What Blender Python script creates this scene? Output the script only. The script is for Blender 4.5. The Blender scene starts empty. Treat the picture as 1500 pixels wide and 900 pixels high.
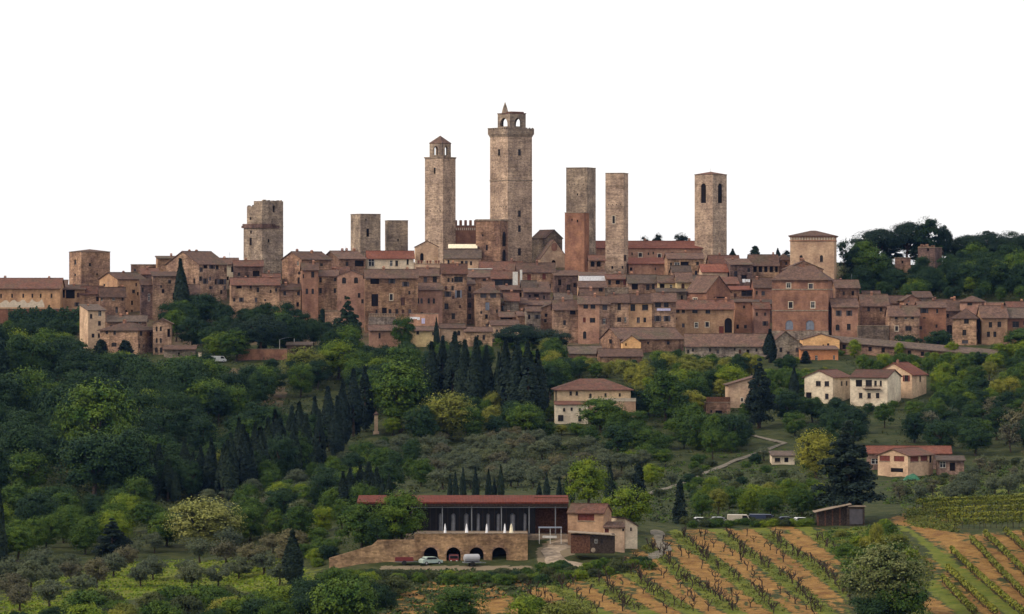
import bpy, math, random
import numpy as np
from mathutils import Vector, Matrix

random.seed(7); rng = np.random.default_rng(7)
scene = bpy.context.scene
C = scene.collection
R = math.radians

# ------------------------------------------------------------------ camera
F, CX, YH, CAMZ = 5833.0, 750.0, 430.0, 60.0      # focal length in photo pixels, eye level line, eye height
cam = bpy.data.cameras.new('camera'); camo = bpy.data.objects.new('camera', cam); C.objects.link(camo)
camo.location = (0, 0, CAMZ); camo.rotation_euler = (R(90), 0, 0)
cam.sensor_fit = 'HORIZONTAL'; cam.sensor_width = 36.0; cam.lens = 36.0 * F / 1500.0
cam.shift_y = -(450.0 - YH) / 1500.0
cam.clip_start = 1.0; cam.clip_end = 20000
scene.camera = camo

# ------------------------------------------------------------------ light: bright overcast
sunv = Vector((-0.80, -0.28, 0.62)).normalized()
world = bpy.data.worlds.new('World'); scene.world = world; world.use_nodes = True
wn = world.node_tree.nodes; wl = world.node_tree.links
bg = wn['Background']; bg.inputs['Strength'].default_value = 0.1
sky = wn.new('ShaderNodeTexSky'); sky.sky_type = 'NISHITA'; sky.sun_disc = False
sky.sun_elevation = math.asin(sunv.z); sky.sun_rotation = math.atan2(sunv.x, sunv.y)
sky.dust_density = 4.0
wmix = wn.new('ShaderNodeMix'); wmix.data_type = 'RGBA'; wmix.inputs[0].default_value = 0.9
wl.new(sky.outputs[0], wmix.inputs[6]); wmix.inputs[7].default_value = (8.1, 7.95, 7.75, 1)   # the cloud deck
wl.new(wmix.outputs[2], bg.inputs['Color'])
sl = bpy.data.lights.new('sun', 'SUN'); sl.energy = 1.5; sl.angle = R(12); sl.color = (1.0, 0.87, 0.70)
so = bpy.data.objects.new('sun', sl); C.objects.link(so)
so.rotation_euler = (-sunv).to_track_quat('-Z', 'Y').to_euler(); so.location = (0, 600, 400)
vs = scene.view_settings; vs.view_transform = 'Standard'; vs.look = 'None'; vs.exposure = 0.62; vs.gamma = 1.0
vs.use_curve_mapping = False
scene.render.engine = 'CYCLES'
cy = scene.cycles; cy.max_bounces = 3; cy.diffuse_bounces = 2; cy.glossy_bounces = 2; cy.transmission_bounces = 2
cy.volume_bounces = 0; cy.use_denoising = True; cy.caustics_reflective = False; cy.caustics_refractive = False

# ------------------------------------------------------------------ helpers
def P(x, y, d):
    return Vector(((x - CX) / F * d, d, CAMZ - (y - YH) / F * d))
def ZY(y, d): return CAMZ - (y - YH) / F * d

class MB:
    """collects geometry, builds ONE mesh object"""
    def __init__(s): s.v = []; s.f = []; s.m = []
    def add(s, vs, fs, mi=0):
        o = len(s.v); s.v += [tuple(a) for a in vs]
        for f in fs: s.f.append([i + o for i in f]); s.m.append(mi)
    def box(s, x0, x1, y0, y1, z0, z1, mi=0):
        s.add([(x0,y0,z0),(x1,y0,z0),(x1,y1,z0),(x0,y1,z0),(x0,y0,z1),(x1,y0,z1),(x1,y1,z1),(x0,y1,z1)],
              [(0,3,2,1),(4,5,6,7),(0,1,5,4),(1,2,6,5),(2,3,7,6),(3,0,4,7)], mi)
    def tube(s, pts, rad, n=6, mi=0, cap=True):
        rings = []
        for i, p in enumerate(pts):
            p = Vector(p); a = Vector(pts[max(i-1,0)]); b = Vector(pts[min(i+1,len(pts)-1)])
            t = (b - a).normalized(); u = t.cross(Vector((0.31,0.95,0.05))).normalized(); w = t.cross(u)
            rings.append([p + (u*math.cos(2*math.pi*k/n) + w*math.sin(2*math.pi*k/n))*rad[i] for k in range(n)])
        vs = [q for r in rings for q in r]; fs = []
        for i in range(len(pts)-1):
            for k in range(n):
                fs.append((i*n+k, i*n+(k+1)%n, (i+1)*n+(k+1)%n, (i+1)*n+k))
        if cap: fs.append(tuple(range(n-1,-1,-1))); fs.append(tuple(len(vs)-n+k for k in range(n)))
        s.add(vs, fs, mi)
    def lathe(s, prof, c=(0,0,0), n=12, mi=0):
        vs = []; fs = []
        for r, z in prof:
            for k in range(n): vs.append((c[0]+r*math.cos(2*math.pi*k/n), c[1]+r*math.sin(2*math.pi*k/n), c[2]+z))
        for i in range(len(prof)-1):
            for k in range(n): fs.append((i*n+k, i*n+(k+1)%n, (i+1)*n+(k+1)%n, (i+1)*n+k))
        fs.append(tuple(range(n-1,-1,-1))); fs.append(tuple(len(vs)-n+k for k in range(n)))
        s.add(vs, fs, mi)
    def ext(s, poly, axis, a, b, mi=0):
        """polygon (p,q) extruded along axis 'x' (p=y,q=z) or 'y' (p=x,q=z)"""
        n = len(poly)
        f = (lambda p, q, t: (t, p, q)) if axis == 'x' else (lambda p, q, t: (p, t, q))
        vs = [f(p, q, a) for p, q in poly] + [f(p, q, b) for p, q in poly]
        fs = [tuple(range(n)), tuple(range(2*n-1, n-1, -1))] + [(i, (i+1)%n, n+(i+1)%n, n+i) for i in range(n)]
        s.add(vs, fs, mi)
    def mesh(s, name, mats, recalc=True):
        me = bpy.data.meshes.new(name); me.from_pydata(s.v, [], s.f); 
        for m in (mats if isinstance(mats, (list, tuple)) else [mats]): me.materials.append(m)
        if any(s.m): me.polygons.foreach_set('material_index', s.m)
        me.update()
        if recalc:
            import bmesh
            bm = bmesh.new(); bm.from_mesh(me); bmesh.ops.recalc_face_normals(bm, faces=bm.faces); bm.to_mesh(me); bm.free()
        return me
    def build(s, name, mats, parent=None, recalc=True):
        o = bpy.data.objects.new(name, s.mesh(name, mats, recalc)); C.objects.link(o); o.parent = parent
        return o

def inst(name, me, parent=None, loc=(0,0,0), rz=0, sc=(1,1,1), mat=None):
    o = bpy.data.objects.new(name, me); C.objects.link(o); o.parent = parent
    o.location = loc; o.rotation_euler = (0, 0, rz); o.scale = sc
    if mat:
        o.material_slots[0].link = 'OBJECT'; o.material_slots[0].material = mat
    return o
def tag(o, label, cat, group=None):
    o['label'] = label; o['category'] = cat
    if group: o['group'] = group
    return o
def thing(name, label, cat, loc=(0,0,0), rz=0, group=None):
    o = bpy.data.objects.new(name, None); C.objects.link(o); o.location = loc; o.rotation_euler = (0,0,rz)
    o.empty_display_size = 0.5
    return tag(o, label, cat, group)

# ------------------------------------------------------------------ materials
def nodes(name):
    m = bpy.data.materials.new(name); m.use_nodes = True
    nt = m.node_tree; b = nt.nodes['Principled BSDF']
    b.inputs['Roughness'].default_value = 0.9
    b.inputs['Specular IOR Level'].default_value = 0.2
    return m, nt, b
def noise(nt, vec, scale, detail=4, rough=0.55):
    n = nt.nodes.new('ShaderNodeTexNoise'); n.inputs['Scale'].default_value = scale
    n.inputs['Detail'].default_value = detail; n.inputs['Roughness'].default_value = rough
    nt.links.new(vec, n.inputs['Vector']); return n.outputs['Fac']
def ramp(nt, fac, stops):
    r = nt.nodes.new('ShaderNodeValToRGB'); nt.links.new(fac, r.inputs[0])
    e = r.color_ramp.elements
    while len(e) < len(stops): e.new(0.5)
    for i, (p, c) in enumerate(stops):
        e[i].position = p; e[i].color = (c[0], c[1], c[2], 1) if not isinstance(c, (int, float)) else (c, c, c, 1)
    return r.outputs[0]
def mixc(nt, fac, a, b, mode='MIX'):
    n = nt.nodes.new('ShaderNodeMix'); n.data_type = 'RGBA'; n.blend_type = mode
    for i, v in ((0, fac), (6, a), (7, b)):
        if isinstance(v, (int, float)): n.inputs[i].default_value = v
        elif isinstance(v, tuple): n.inputs[i].default_value = (v[0], v[1], v[2], 1)
        else: nt.links.new(v, n.inputs[i])
    return n.outputs[2]
def vmap(nt, sc):
    g = nt.nodes.new('ShaderNodeNewGeometry'); mp = nt.nodes.new('ShaderNodeMapping')
    mp.inputs['Scale'].default_value = sc; nt.links.new(g.outputs['Position'], mp.inputs[0]); return mp.outputs[0]
def objrand(nt): 
    return nt.nodes.new('ShaderNodeObjectInfo').outputs['Random']
def sc_(c, k): return tuple(min(1, max(0, x*k)) for x in c)
def bump(nt, b, h, dist, st=0.6):
    n = nt.nodes.new('ShaderNodeBump'); n.inputs['Distance'].default_value = dist; n.inputs['Strength'].default_value = st
    nt.links.new(h, n.inputs['Height']); nt.links.new(n.outputs[0], b.inputs['Normal'])

def wall_mat(name, c, c2=None, streak=0.75, stones=True, rv=0.30):
    """weathered masonry: patchy tones, stones of uneven colour, dark vertical stains"""
    m, nt, b = nodes(name)
    c2 = c2 or sc_(c, 0.62)
    if not stones: streak *= 0.55
    c, c2 = (c[0]*1.10, c[1]*1.13, c[2]*1.12), (c2[0]*1.04, c2[1]*1.06, c2[2]*1.06)
    v1 = vmap(nt, (1,1,1))
    big = noise(nt, v1, 0.22, 5, 0.6)
    col = mixc(nt, ramp(nt, big, [(0.38, 0.0), (0.62, 1.0)]), c2, c)
    if stones:
        v2 = vmap(nt, (1.6, 1.6, 3.2))
        vo = nt.nodes.new('ShaderNodeTexVoronoi'); vo.inputs['Scale'].default_value = 1.0; nt.links.new(v2, vo.inputs['Vector'])
        sep = nt.nodes.new('ShaderNodeSeparateColor'); nt.links.new(vo.outputs['Color'], sep.inputs[0])
        col = mixc(nt, 0.8, col, ramp(nt, sep.outputs[0], [(0.0, 0.60), (0.5, 1.0), (1.0, 1.3)]), 'MULTIPLY')
        bump(nt, b, vo.outputs['Distance'], 0.06, 0.3)
        band = noise(nt, vmap(nt, (0.12, 0.12, 1.25)), 1.0, 3, 0.6)
        col = mixc(nt, 0.8, col, ramp(nt, band, [(0.35, 0.74), (0.62, 1.14)]), 'MULTIPLY')
    v3 = vmap(nt, (0.55, 0.55, 0.16))
    st = noise(nt, v3, 1.0, 5, 0.7)
    col = mixc(nt, streak, col, ramp(nt, st, [(0.36, 0.40), (0.56, 1.05)]), 'MULTIPLY')
    fine = noise(nt, vmap(nt, (1,1,1.7)), 1.15, 4, 0.75)
    col = mixc(nt, 0.7, col, ramp(nt, fine, [(0.3, 0.62), (0.68, 1.28)]), 'MULTIPLY')
    col = mixc(nt, 1.0, col, ramp(nt, objrand(nt), [(0.0, ((1-rv)*1.04, (1-rv)*.98, (1-rv)*.94)), (0.3, (1-rv*.15, 1-rv*.02, 1+rv*.25)), (0.55, (1+rv*.4, 1+rv*.3, 1+rv*.1)), (0.8, (1-rv*.5, 1-rv*.45, 1-rv*.3)), (1.0, (1+rv, 1+rv*1.1, 1+rv*.9))]), 'MULTIPLY')
    nt.links.new(col, b.inputs['Base Color']); b.inputs['Specular IOR Level'].default_value = 0.1
    return m
def roof_mat(name, c, c2, moss=(0.13,0.115,0.07)):
    """old curved tiles: mottled, lichen patches, faint rows"""
    m, nt, b = nodes(name)
    v1 = vmap(nt, (1,1,1))
    n1 = noise(nt, v1, 0.6, 6, 0.7); col = mixc(nt, ramp(nt, n1, [(0.36, 0.0), (0.64, 1.0)]), c, c2)
    n2 = noise(nt, v1, 0.16, 3, 0.5); col = mixc(nt, ramp(nt, n2, [(0.5, 0.0), (0.72, 0.7)]), col, moss)
    vo = nt.nodes.new('ShaderNodeTexVoronoi'); vo.inputs['Scale'].default_value = 2.2; nt.links.new(v1, vo.inputs['Vector'])
    sep = nt.nodes.new('ShaderNodeSeparateColor'); nt.links.new(vo.outputs['Color'], sep.inputs[0])
    col = mixc(nt, 0.8, col, ramp(nt, sep.outputs[0], [(0, 0.72), (1, 1.28)]), 'MULTIPLY')
    wv = nt.nodes.new('ShaderNodeTexWave'); wv.bands_direction = 'X'; wv.inputs['Scale'].default_value = 1.1; wv.inputs['Distortion'].default_value = 1.0
    tc = nt.nodes.new('ShaderNodeTexCoord'); nt.links.new(tc.outputs['Object'], wv.inputs['Vector'])
    col = mixc(nt, 0.5, col, ramp(nt, wv.outputs['Fac'], [(0, 0.6), (1, 1.2)]), 'MULTIPLY')
    col = mixc(nt, 1.0, col, ramp(nt, objrand(nt), [(0.0, 0.72), (1.0, 1.2)]), 'MULTIPLY')
    bump(nt, b, wv.outputs['Fac'], 0.12, 0.5)
    nt.links.new(col, b.inputs['Base Color']); b.inputs['Specular IOR Level'].default_value = 0.1
    return m
def leaf_mat(name, c, c2, rv=0.3, dead=None):
    m, nt, b = nodes(name)
    tc = nt.nodes.new('ShaderNodeTexCoord')
    n1 = noise(nt, tc.outputs['Object'], 0.55, 3, 0.6)
    col = mixc(nt, ramp(nt, n1, [(0.35, 0.0), (0.68, 1.0)]), c, c2)
    n2 = noise(nt, vmap(nt, (1,1,1)), 0.9, 3, 0.6)
    col = mixc(nt, 0.8, col, ramp(nt, n2, [(0.3, 0.78), (0.72, 1.25)]), 'MULTIPLY')
    if dead: col = mixc(nt, ramp(nt, noise(nt, tc.outputs['Object'], 0.9, 3, 0.6), [(0.55, 0.0), (0.7, 0.9)]), col, dead)
    col = mixc(nt, 1.0, col, ramp(nt, objrand(nt), [(0.0, (1-rv, 1-rv*0.8, 1-rv*0.6)), (0.5, (1,1,1)), (1.0, (1+rv*1.1, 1+rv*0.8, 1-rv*0.2))]), 'MULTIPLY')
    nt.links.new(col, b.inputs['Base Color'])
    b.inputs['Roughness'].default_value = 0.75; b.inputs['Specular IOR Level'].default_value = 0.12
    return m
def plain(name, c, rough=0.7, spec=0.3, metal=0.0, var=0.15, scale=1.5):
    m, nt, b = nodes(name)
    n1 = noise(nt, vmap(nt, (1,1,1)), scale, 4, 0.6)
    col = mixc(nt, 1.0, c, ramp(nt, n1, [(0.3, 1-var*1.6), (0.7, 1+var)]), 'MULTIPLY')
    nt.links.new(col, b.inputs['Base Color']); b.inputs['Roughness'].default_value = rough
    b.inputs['Specular IOR Level'].default_value = spec; b.inputs['Metallic'].default_value = metal
    return m

W = {
 'stone':  wall_mat('tan_stone', (0.39,0.240,0.155), (0.235,0.138,0.098)),
 'brown':  wall_mat('brown_stone', (0.30,0.175,0.118), (0.185,0.106,0.080)),
 'brick':  wall_mat('red_brick', (0.315,0.155,0.100), (0.205,0.100,0.072), stones=False),
 'pink':   wall_mat('pink_plaster', (0.385,0.215,0.150), (0.27,0.142,0.106), stones=False),
 'pale':   wall_mat('pale_plaster', (0.55,0.375,0.255), (0.41,0.265,0.182), 0.5, stones=False, rv=0.15),
 'ochre':  wall_mat('ochre_plaster', (0.43,0.255,0.150), (0.30,0.168,0.105), stones=False),
 'yellow': wall_mat('yellow_plaster', (0.56,0.41,0.22), (0.42,0.28,0.15), 0.4, stones=False),
 'orange': wall_mat('orange_plaster', (0.52,0.215,0.100), (0.42,0.165,0.08), 0.3, stones=False, rv=0.05),
 'apricot':wall_mat('apricot_plaster', (0.70,0.40,0.19), (0.58,0.32,0.15), 0.2, stones=False, rv=0.05),
 'white':  wall_mat('white_plaster', (0.64,0.53,0.40), (0.51,0.40,0.30), 0.4, stones=False, rv=0.06),
 'grey':   wall_mat('grey_stone', (0.29,0.220,0.165), (0.175,0.132,0.108)),
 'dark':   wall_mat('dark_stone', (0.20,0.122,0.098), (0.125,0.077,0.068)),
 'cream':  wall_mat('cream_plaster', (0.60,0.45,0.29), (0.50,0.36,0.23), 0.4, stones=False, rv=0.04),
 'tower':  wall_mat('tower_limestone', (0.45,0.320,0.238), (0.31,0.218,0.166), 0.5, rv=0.06),
 'towerg': wall_mat('tower_grey_limestone', (0.35,0.262,0.198), (0.205,0.152,0.122), 0.6, rv=0.06),
 'winewall': wall_mat('rubble_stone', (0.35,0.220,0.125), (0.22,0.135,0.082), 0.6, rv=0.03),
}
RF = {
 'brown': roof_mat('old_brown_tiles', (0.094,0.060,0.050), (0.148,0.088,0.067), (0.088,0.075,0.050)),
 'grey':  roof_mat('old_grey_tiles', (0.084,0.063,0.054), (0.128,0.091,0.072), (0.085,0.075,0.052)),
 'rust':  roof_mat('rust_tiles', (0.150,0.068,0.050), (0.112,0.064,0.050), (0.098,0.075,0.052)),
 'red':   roof_mat('new_red_tiles', (0.205,0.074,0.050), (0.16,0.064,0.047), (0.22,0.10,0.07)),
 'winered': roof_mat('red_sheet_roof', (0.165,0.040,0.025), (0.125,0.034,0.024), (0.13,0.05,0.035)),
}
M = {
 'glass': plain('dark_glass', (0.010,0.009,0.013), 0.35, 0.25, var=0.3),
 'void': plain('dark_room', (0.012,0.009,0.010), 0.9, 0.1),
 'frame': plain('brown_frame', (0.05,0.034,0.028), 0.7),
 'wframe': plain('white_frame', (0.62,0.60,0.56), 0.6),
 'shut_brown': plain('brown_shutter', (0.075,0.035,0.028), 0.8),
 'shut_grey': plain('grey_shutter', (0.075,0.068,0.078), 0.8),
 'shut_red': plain('red_shutter', (0.15,0.038,0.03), 0.8),
 'shut_blue': plain('blue_grey_shutter', (0.17,0.19,0.24), 0.8),
 'trim': plain('pale_stone_trim', (0.55,0.46,0.36), 0.9, 0.1),
 'coping': plain('stone_coping', (0.26,0.20,0.15), 0.9, 0.1, var=0.3),
 'cloth': plain('white_cloth', (0.80,0.80,0.84), 0.9, 0.1),
 'awning': plain('cream_awning', (0.78,0.70,0.52), 0.9, 0.1),
 'lilac': plain('lilac_cloth', (0.50,0.47,0.66), 0.9, 0.1),
 'metal': plain('grey_metal', (0.17,0.18,0.20), 0.5, 0.4),
 'wood': plain('weathered_wood', (0.055,0.040,0.032), 0.9, 0.1, var=0.4, scale=3),
 'redwood': plain('reddish_wood', (0.13,0.062,0.040), 0.9, 0.1, var=0.4, scale=3),
 'bark': plain('bark', (0.060,0.045,0.035), 0.95, 0.1, var=0.4, scale=4),
 'pinebark': plain('pine_bark', (0.10,0.060,0.045), 0.95, 0.1, var=0.4, scale=4),
 'vinewood': plain('vine_wood', (0.050,0.036,0.028), 0.95, 0.1, var=0.4, scale=4),
 'tyre': plain('tyre_rubber', (0.02,0.02,0.02), 0.9, 0.2),
 'rim': plain('wheel_rim', (0.35,0.35,0.36), 0.5, 0.4),
}
# ------------------------------------------------------------------ terrain
def dt(y): return 1290.0 + (490.0 - y) * 1.3       # distance of the town slope at a picture height
ctl = []
for x in (0, 150, 300, 450, 600, 750, 900, 1050, 1200, 1350, 1500):
    for y, d in ((600, 1147), (560, 1199), (531, 1240), (508, 1290), (490, 1320), (464, 1350), (436, 1378)): ctl.append((x, y, d))
for x in (0, 100, 200, 300, 400): ctl += [(x, 650, 1085), (x, 700, 1015)]
for x in (600, 750, 900, 1050): ctl += [(x, 650, 1078), (x, 690, 1020)]
for x in (1200, 1330, 1450, 1500): ctl += [(x, 650, 1072), (x, 700, 990)]
for x in (260, 400, 600, 750, 900, 1050, 1200): ctl += [(x, 408, 1403), (x, 390, 1430), (x, 386, 1480), (x, 396, 1560)]
ctl += [(0, 438, 1380), (130, 432, 1392), (0, 440, 1450), (0, 450, 1530), (130, 432, 1460), (130, 445, 1550)]
ctl += [(1330, 425, 1388), (1400, 425, 1390), (1480, 425, 1392), (1330, 398, 1428), (1400, 394, 1440), (1480, 398, 1440), (1330, 392, 1500), (1480, 396, 1500), (1400, 410, 1580)]
ctl += [(x, y, d) for x in (-100, 0, 100, 200, 320) for y, d in ((900, 660), (855, 740), (805, 830), (755, 930))]
ctl += [(430, 880, 680), (430, 845, 730), (430, 800, 800), (430, 755, 900)]
ctl += [(x, y, d) for x in (500, 600, 700, 780) for y, d in ((900, 655), (865, 685), (832, 712))]
ctl += [(x, y, d) for x in (560, 700, 840) for y, d in ((781, 742), (752, 790), (730, 860), (708, 950))]
ctl += [(880, 900, 652), (880, 850, 690), (880, 812, 722)]
ctl += [(x, y, d) for x in (960, 1060, 1160, 1260) for y, d in ((900, 648), (850, 695), (805, 745), (769, 795), (742, 860), (715, 950))]
ctl += [(x, y, d) for x in (1360, 1450, 1550) for y, d in ((900, 644), (850, 690), (800, 738), (772, 772), (746, 815), (728, 880), (708, 955))]
cp = np.array([[(x - CX)/F*d, d, ZY(y, d)] for x, y, d in ctl])
S_ = 200.0
def tps(a, b):
    r2 = ((a[:, None, :] - b[None, :, :])**2).sum(-1); return np.where(r2 > 0, 0.5*r2*np.log(np.maximum(r2, 1e-12)), 0)
A = cp[:, :2]/S_; n_ = len(A)
K = tps(A, A) + np.eye(n_)*0.002
Pm = np.hstack([np.ones((n_, 1)), A])
sol = np.linalg.solve(np.block([[K, Pm], [Pm.T, np.zeros((3, 3))]]), np.concatenate([cp[:, 2], np.zeros(3)]))
GX0, GX1, GY0, GY1, GS = -240.0, 240.0, 600.0, 1600.0, 2.5
gx = np.arange(GX0, GX1+.1, GS); gy = np.arange(GY0, GY1+.1, GS)
gg = np.stack(np.meshgrid(gx, gy, indexing='ij'), -1).reshape(-1, 2)
GZ = np.concatenate([tps(q/S_, A) @ sol[:n_] + np.hstack([np.ones((len(q), 1)), q/S_]) @ sol[n_:] for q in np.array_split(gg, 40)]).reshape(len(gx), len(gy))
def bil(X, Y):
    fx = np.clip((X-GX0)/GS, 0, len(gx)-1.001); fy = np.clip((Y-GY0)/GS, 0, len(gy)-1.001)
    i = fx.astype(int); j = fy.astype(int); a = fx-i; b = fy-j
    return GZ[i,j]*(1-a)*(1-b)+GZ[i+1,j]*a*(1-b)+GZ[i,j+1]*(1-a)*b+GZ[i+1,j+1]*a*b
def terr(X, Y):
    X = np.asarray(X, float); Y = np.asarray(Y, float)
    z = bil(X, Y)
    z = np.where(np.abs(X) > 240, z + (8 - z)*np.clip((np.abs(X)-240)/1200, 0, 1), z)
    z = np.where(Y > 1600, z + (4 - z)*np.clip((Y-1600)/900, 0, 1), z)
    near = np.interp(Y, [-3000, -600, 0, 100, 300, 500, 600], [20, 45, 57, 45, 25, 10, 7])
    t = np.clip((640 - Y)/40, 0, 1)
    return z*(1-t) + near*t
def T(X, Y): return float(terr(X, Y))
DD = np.arange(620, 1600, 1.0)
def hit(x, y):
    """where the line of sight through a picture point meets the ground"""
    g = terr((x-CX)/F*DD, DD) - (CAMZ - (y-YH)/F*DD)
    k = np.argmax(g >= 0)
    if g[k] < 0: return None
    d = DD[k]
    if k > 0: d = DD[k-1] + (-g[k-1])/(g[k]-g[k-1])
    X = (x-CX)/F*d
    return Vector((X, d, T(X, d)))
def in_poly(x, y, poly):
    c = False; j = len(poly)-1
    for i in range(len(poly)):
        xi, yi = poly[i]; xj, yj = poly[j]
        if (yi > y) != (yj > y) and x < (xj-xi)*(y-yi)/(yj-yi)+xi: c = not c
        j = i
    return c

# vineyard rows, as ground lines
rows_bare = []
for k in range(-4, 7):
    x0 = 905 + 68*k
    a = hit(x0 + 30, 792) ; b = hit(x0 + 152, 884)
    rows_bare.append((a.xy, b.xy, k))
rows_leafy = [((1442,787),(1540,880)), ((1472,783),(1560,865)), ((1422,795),(1530,905)), ((1393,811),(1500,910)), ((1387,838),(1460,908)), ((1380,853),(1430,908)), ((1498,783),(1560,840))]
rows_leafy = [(hit(*a).xy, hit(b[0], min(b[1], 905)).xy) for a, b in rows_leafy]

# ground sheet: fine over the vineyards, coarser over the hill, then out to the horizon
def axis(parts): return np.unique(np.concatenate(parts))
ax = axis([np.arange(-90, 95.1, 1.0), np.arange(-260, 260.1, 4.0), [-300,-360,-450,-600,-900,-1500,-2500,-4000,300,360,450,600,900,1500,2500,4000]])
ay = axis([np.arange(636, 830.1, 1.0), np.arange(600, 1640.1, 4.0), [-3000,-1500,-700,-300,-100,0,50,100,150,200,250,300,350,400,450,500,550,580,1700,1800,2000,2300,2600,3200,4500,6000,8000]])
XX, YY = np.meshgrid(ax, ay, indexing='ij')
ZZ = terr(XX, YY)
hum = 0.18*np.sin(XX*0.9+1.3*np.sin(YY*0.31))*np.sin(YY*0.6+np.sin(XX*0.27)) 
ZZ = ZZ + np.where((YY > 620) & (YY < 1640) & (np.abs(XX) < 260), hum, 0)
nx, ny = len(ax), len(ay)
idx = np.arange(nx*ny).reshape(nx, ny)
quads = np.stack([idx[:-1,:-1], idx[1:,:-1], idx[1:,1:], idx[:-1,1:]], -1).reshape(-1, 4)
me = bpy.data.meshes.new('ground')
me.vertices.add(nx*ny); me.vertices.foreach_set('co', np.stack([XX, YY, ZZ], -1).reshape(-1))
me.loops.add(len(quads)*4); me.loops.foreach_set('vertex_index', quads.reshape(-1))
me.polygons.add(len(quads)); me.polygons.foreach_set('loop_start', np.arange(len(quads))*4)
me.update()
me.polygons.foreach_set('use_smooth', np.ones(len(quads), bool))
# where soil is bare, where meadow grows
px = CX + XX/np.maximum(YY, 1)*F; py = YH + (CAMZ-ZZ)/np.maximum(YY, 1)*F
def soft(polys):
    w = np.zeros(XX.shape)
    for poly in polys:
        xs = [p[0] for p in poly]; ys = [p[1] for p in poly]
        cand = np.argwhere((px > min(xs)-4) & (px < max(xs)+4) & (py > min(ys)-4) & (py < max(ys)+4) & (YY > 600) & (YY < 1700))
        for i, j in cand:
            if in_poly(px[i,j], py[i,j], poly): w[i,j] = 1
    return w
vine_poly = [(930,905),(900,905),(740,905),(770,862),(900,838),(950,795),(985,776),(1190,771),(1215,790),(1235,830),(1250,905)]
leafy_poly = [(1330,905),(1372,830),(1345,790),(1305,765),(1318,752),(1395,757),(1400,784),(1560,772),(1560,905)]
bank_poly = [(590,868),(640,850),(745,838),(800,842),(770,870),(700,905),(560,905)]
quarry_poly = [(318,552),(340,540),(395,545),(420,570),(415,600),(380,600)]
yard_poly = [(560,829),(780,829),(782,834),(700,836),(560,834)]
lane_poly = [(785,806),(802,792),(838,788),(840,812),(812,822),(790,828)]
def blur(w, n=4):
    for ax_ in (0, 1):
        k = np.cumsum(np.pad(w, [(n+1, n) if a_ == ax_ else (0, 0) for a_ in (0, 1)], mode='edge'), axis=ax_)
        w = (np.take(k, range(2*n+1, k.shape[ax_]), ax_) - np.take(k, range(0, k.shape[ax_]-2*n-1), ax_))/(2*n+1)
    return w
soil = blur(soft([vine_poly, leafy_poly, bank_poly]), 3)
def segdist(a, b):
    ab = b - a; L = ab.length_squared
    t = np.clip(((XX-a.x)*ab.x + (YY-a.y)*ab.y)/L, -0.3, 1.3)
    return np.hypot(XX-(a.x+t*ab.x), YY-(a.y+t*ab.y))
strip = np.zeros(XX.shape)
rows_mid = [((rows_bare[i][0]+rows_bare[i+1][0])/2, (rows_bare[i][1]+rows_bare[i+1][1])/2, i) for i in range(len(rows_bare)-1)]
for a, b, k in rows_mid: strip = np.maximum(strip, np.clip(1.0 - segdist(a, b)/1.1, 0, 1)*(0.45+0.4*np.sin(YY*.09+k)))
for a, b, k in rows_bare: strip = np.maximum(strip, np.clip(1.75 - segdist(a, b)/1.55, 0, 1))
for a, b in rows_leafy: strip = np.maximum(strip, np.clip(1.2 - segdist(a, b)/0.9, 0, 1)*0.6)
blot = 0.5+0.5*np.sin(XX*0.35+2*np.sin(YY*0.05))*np.sin(YY*0.11+XX*0.13)
soil = soil*(1-0.9*strip)*np.where(blot > 0.8, 0.55, 1)*np.where(blot < 0.08, 0.62, 1)
meadow = soft([[(0,880),(60,850),(150,825),(420,822),(470,850),(430,870),(250,865),(60,905),(0,905)], [(1360,700),(1500,680),(1560,740),(1400,735),(1320,720)], [(1215,775),(1300,770),(1320,800),(1290,830),(1235,820)]])
meadow = np.maximum(blur(meadow, 5), strip*soft([vine_poly, leafy_poly])*0.8)
bare = np.maximum(soft([quarry_poly]), ((YY > 1292) & (YY < 1460) & (XX > -190) & (XX < 118)) | ((YY > 1292) & (YY < 1345) & (np.abs(XX) < 260)))
grav = soft([yard_poly, lane_poly])
for nm, w in (('soil', soil), ('meadow', meadow), ('bare', bare), ('gravel', grav)):
    at = me.attributes.new(nm, 'FLOAT', 'POINT'); at.data.foreach_set('value', w.reshape(-1).astype(np.float32))
gm, nt, b = nodes('ground_cover')
def attr(nm):
    a = nt.nodes.new('ShaderNodeAttribute'); a.attribute_name = nm; return a.outputs['Fac']
def rag(fac, sc=0.55, lo=0.40, hi=0.60):
    ad = nt.nodes.new('ShaderNodeMath'); ad.operation = 'MULTIPLY_ADD'
    nt.links.new(noise(nt, vmap(nt, (1,1,1)), sc, 5, 0.65), ad.inputs[0]); ad.inputs[1].default_value = 2.0
    sb = nt.nodes.new('ShaderNodeMath'); sb.operation = 'SUBTRACT'; nt.links.new(fac, sb.inputs[0]); sb.inputs[1].default_value = 1.0
    nt.links.new(sb.outputs[0], ad.inputs[2]); return ramp(nt, ad.outputs[0], [(lo, 0.0), (hi, 1.0)])
v1 = vmap(nt, (1,1,1))
wild = mixc(nt, ramp(nt, noise(nt, v1, 0.25, 6, 0.7), [(0.35, 0.0), (0.65, 1.0)]), (0.022,0.034,0.013), (0.062,0.066,0.026))
mead = mixc(nt, ramp(nt, noise(nt, v1, 0.35, 6, 0.7), [(0.35, 0.0), (0.65, 1.0)]), (0.068,0.096,0.014), (0.150,0.152,0.028))
earth = mixc(nt, ramp(nt, noise(nt, v1, 0.3, 7, 0.75), [(0.35, 0.0), (0.65, 1.0)]), (0.160,0.078,0.028), (0.355,0.205,0.066))
earth = mixc(nt, 0.8, earth, ramp(nt, noise(nt, v1, 2.5, 4, 0.75), [(0.3, 0.45), (0.7, 1.2)]), 'MULTIPLY')
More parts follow.
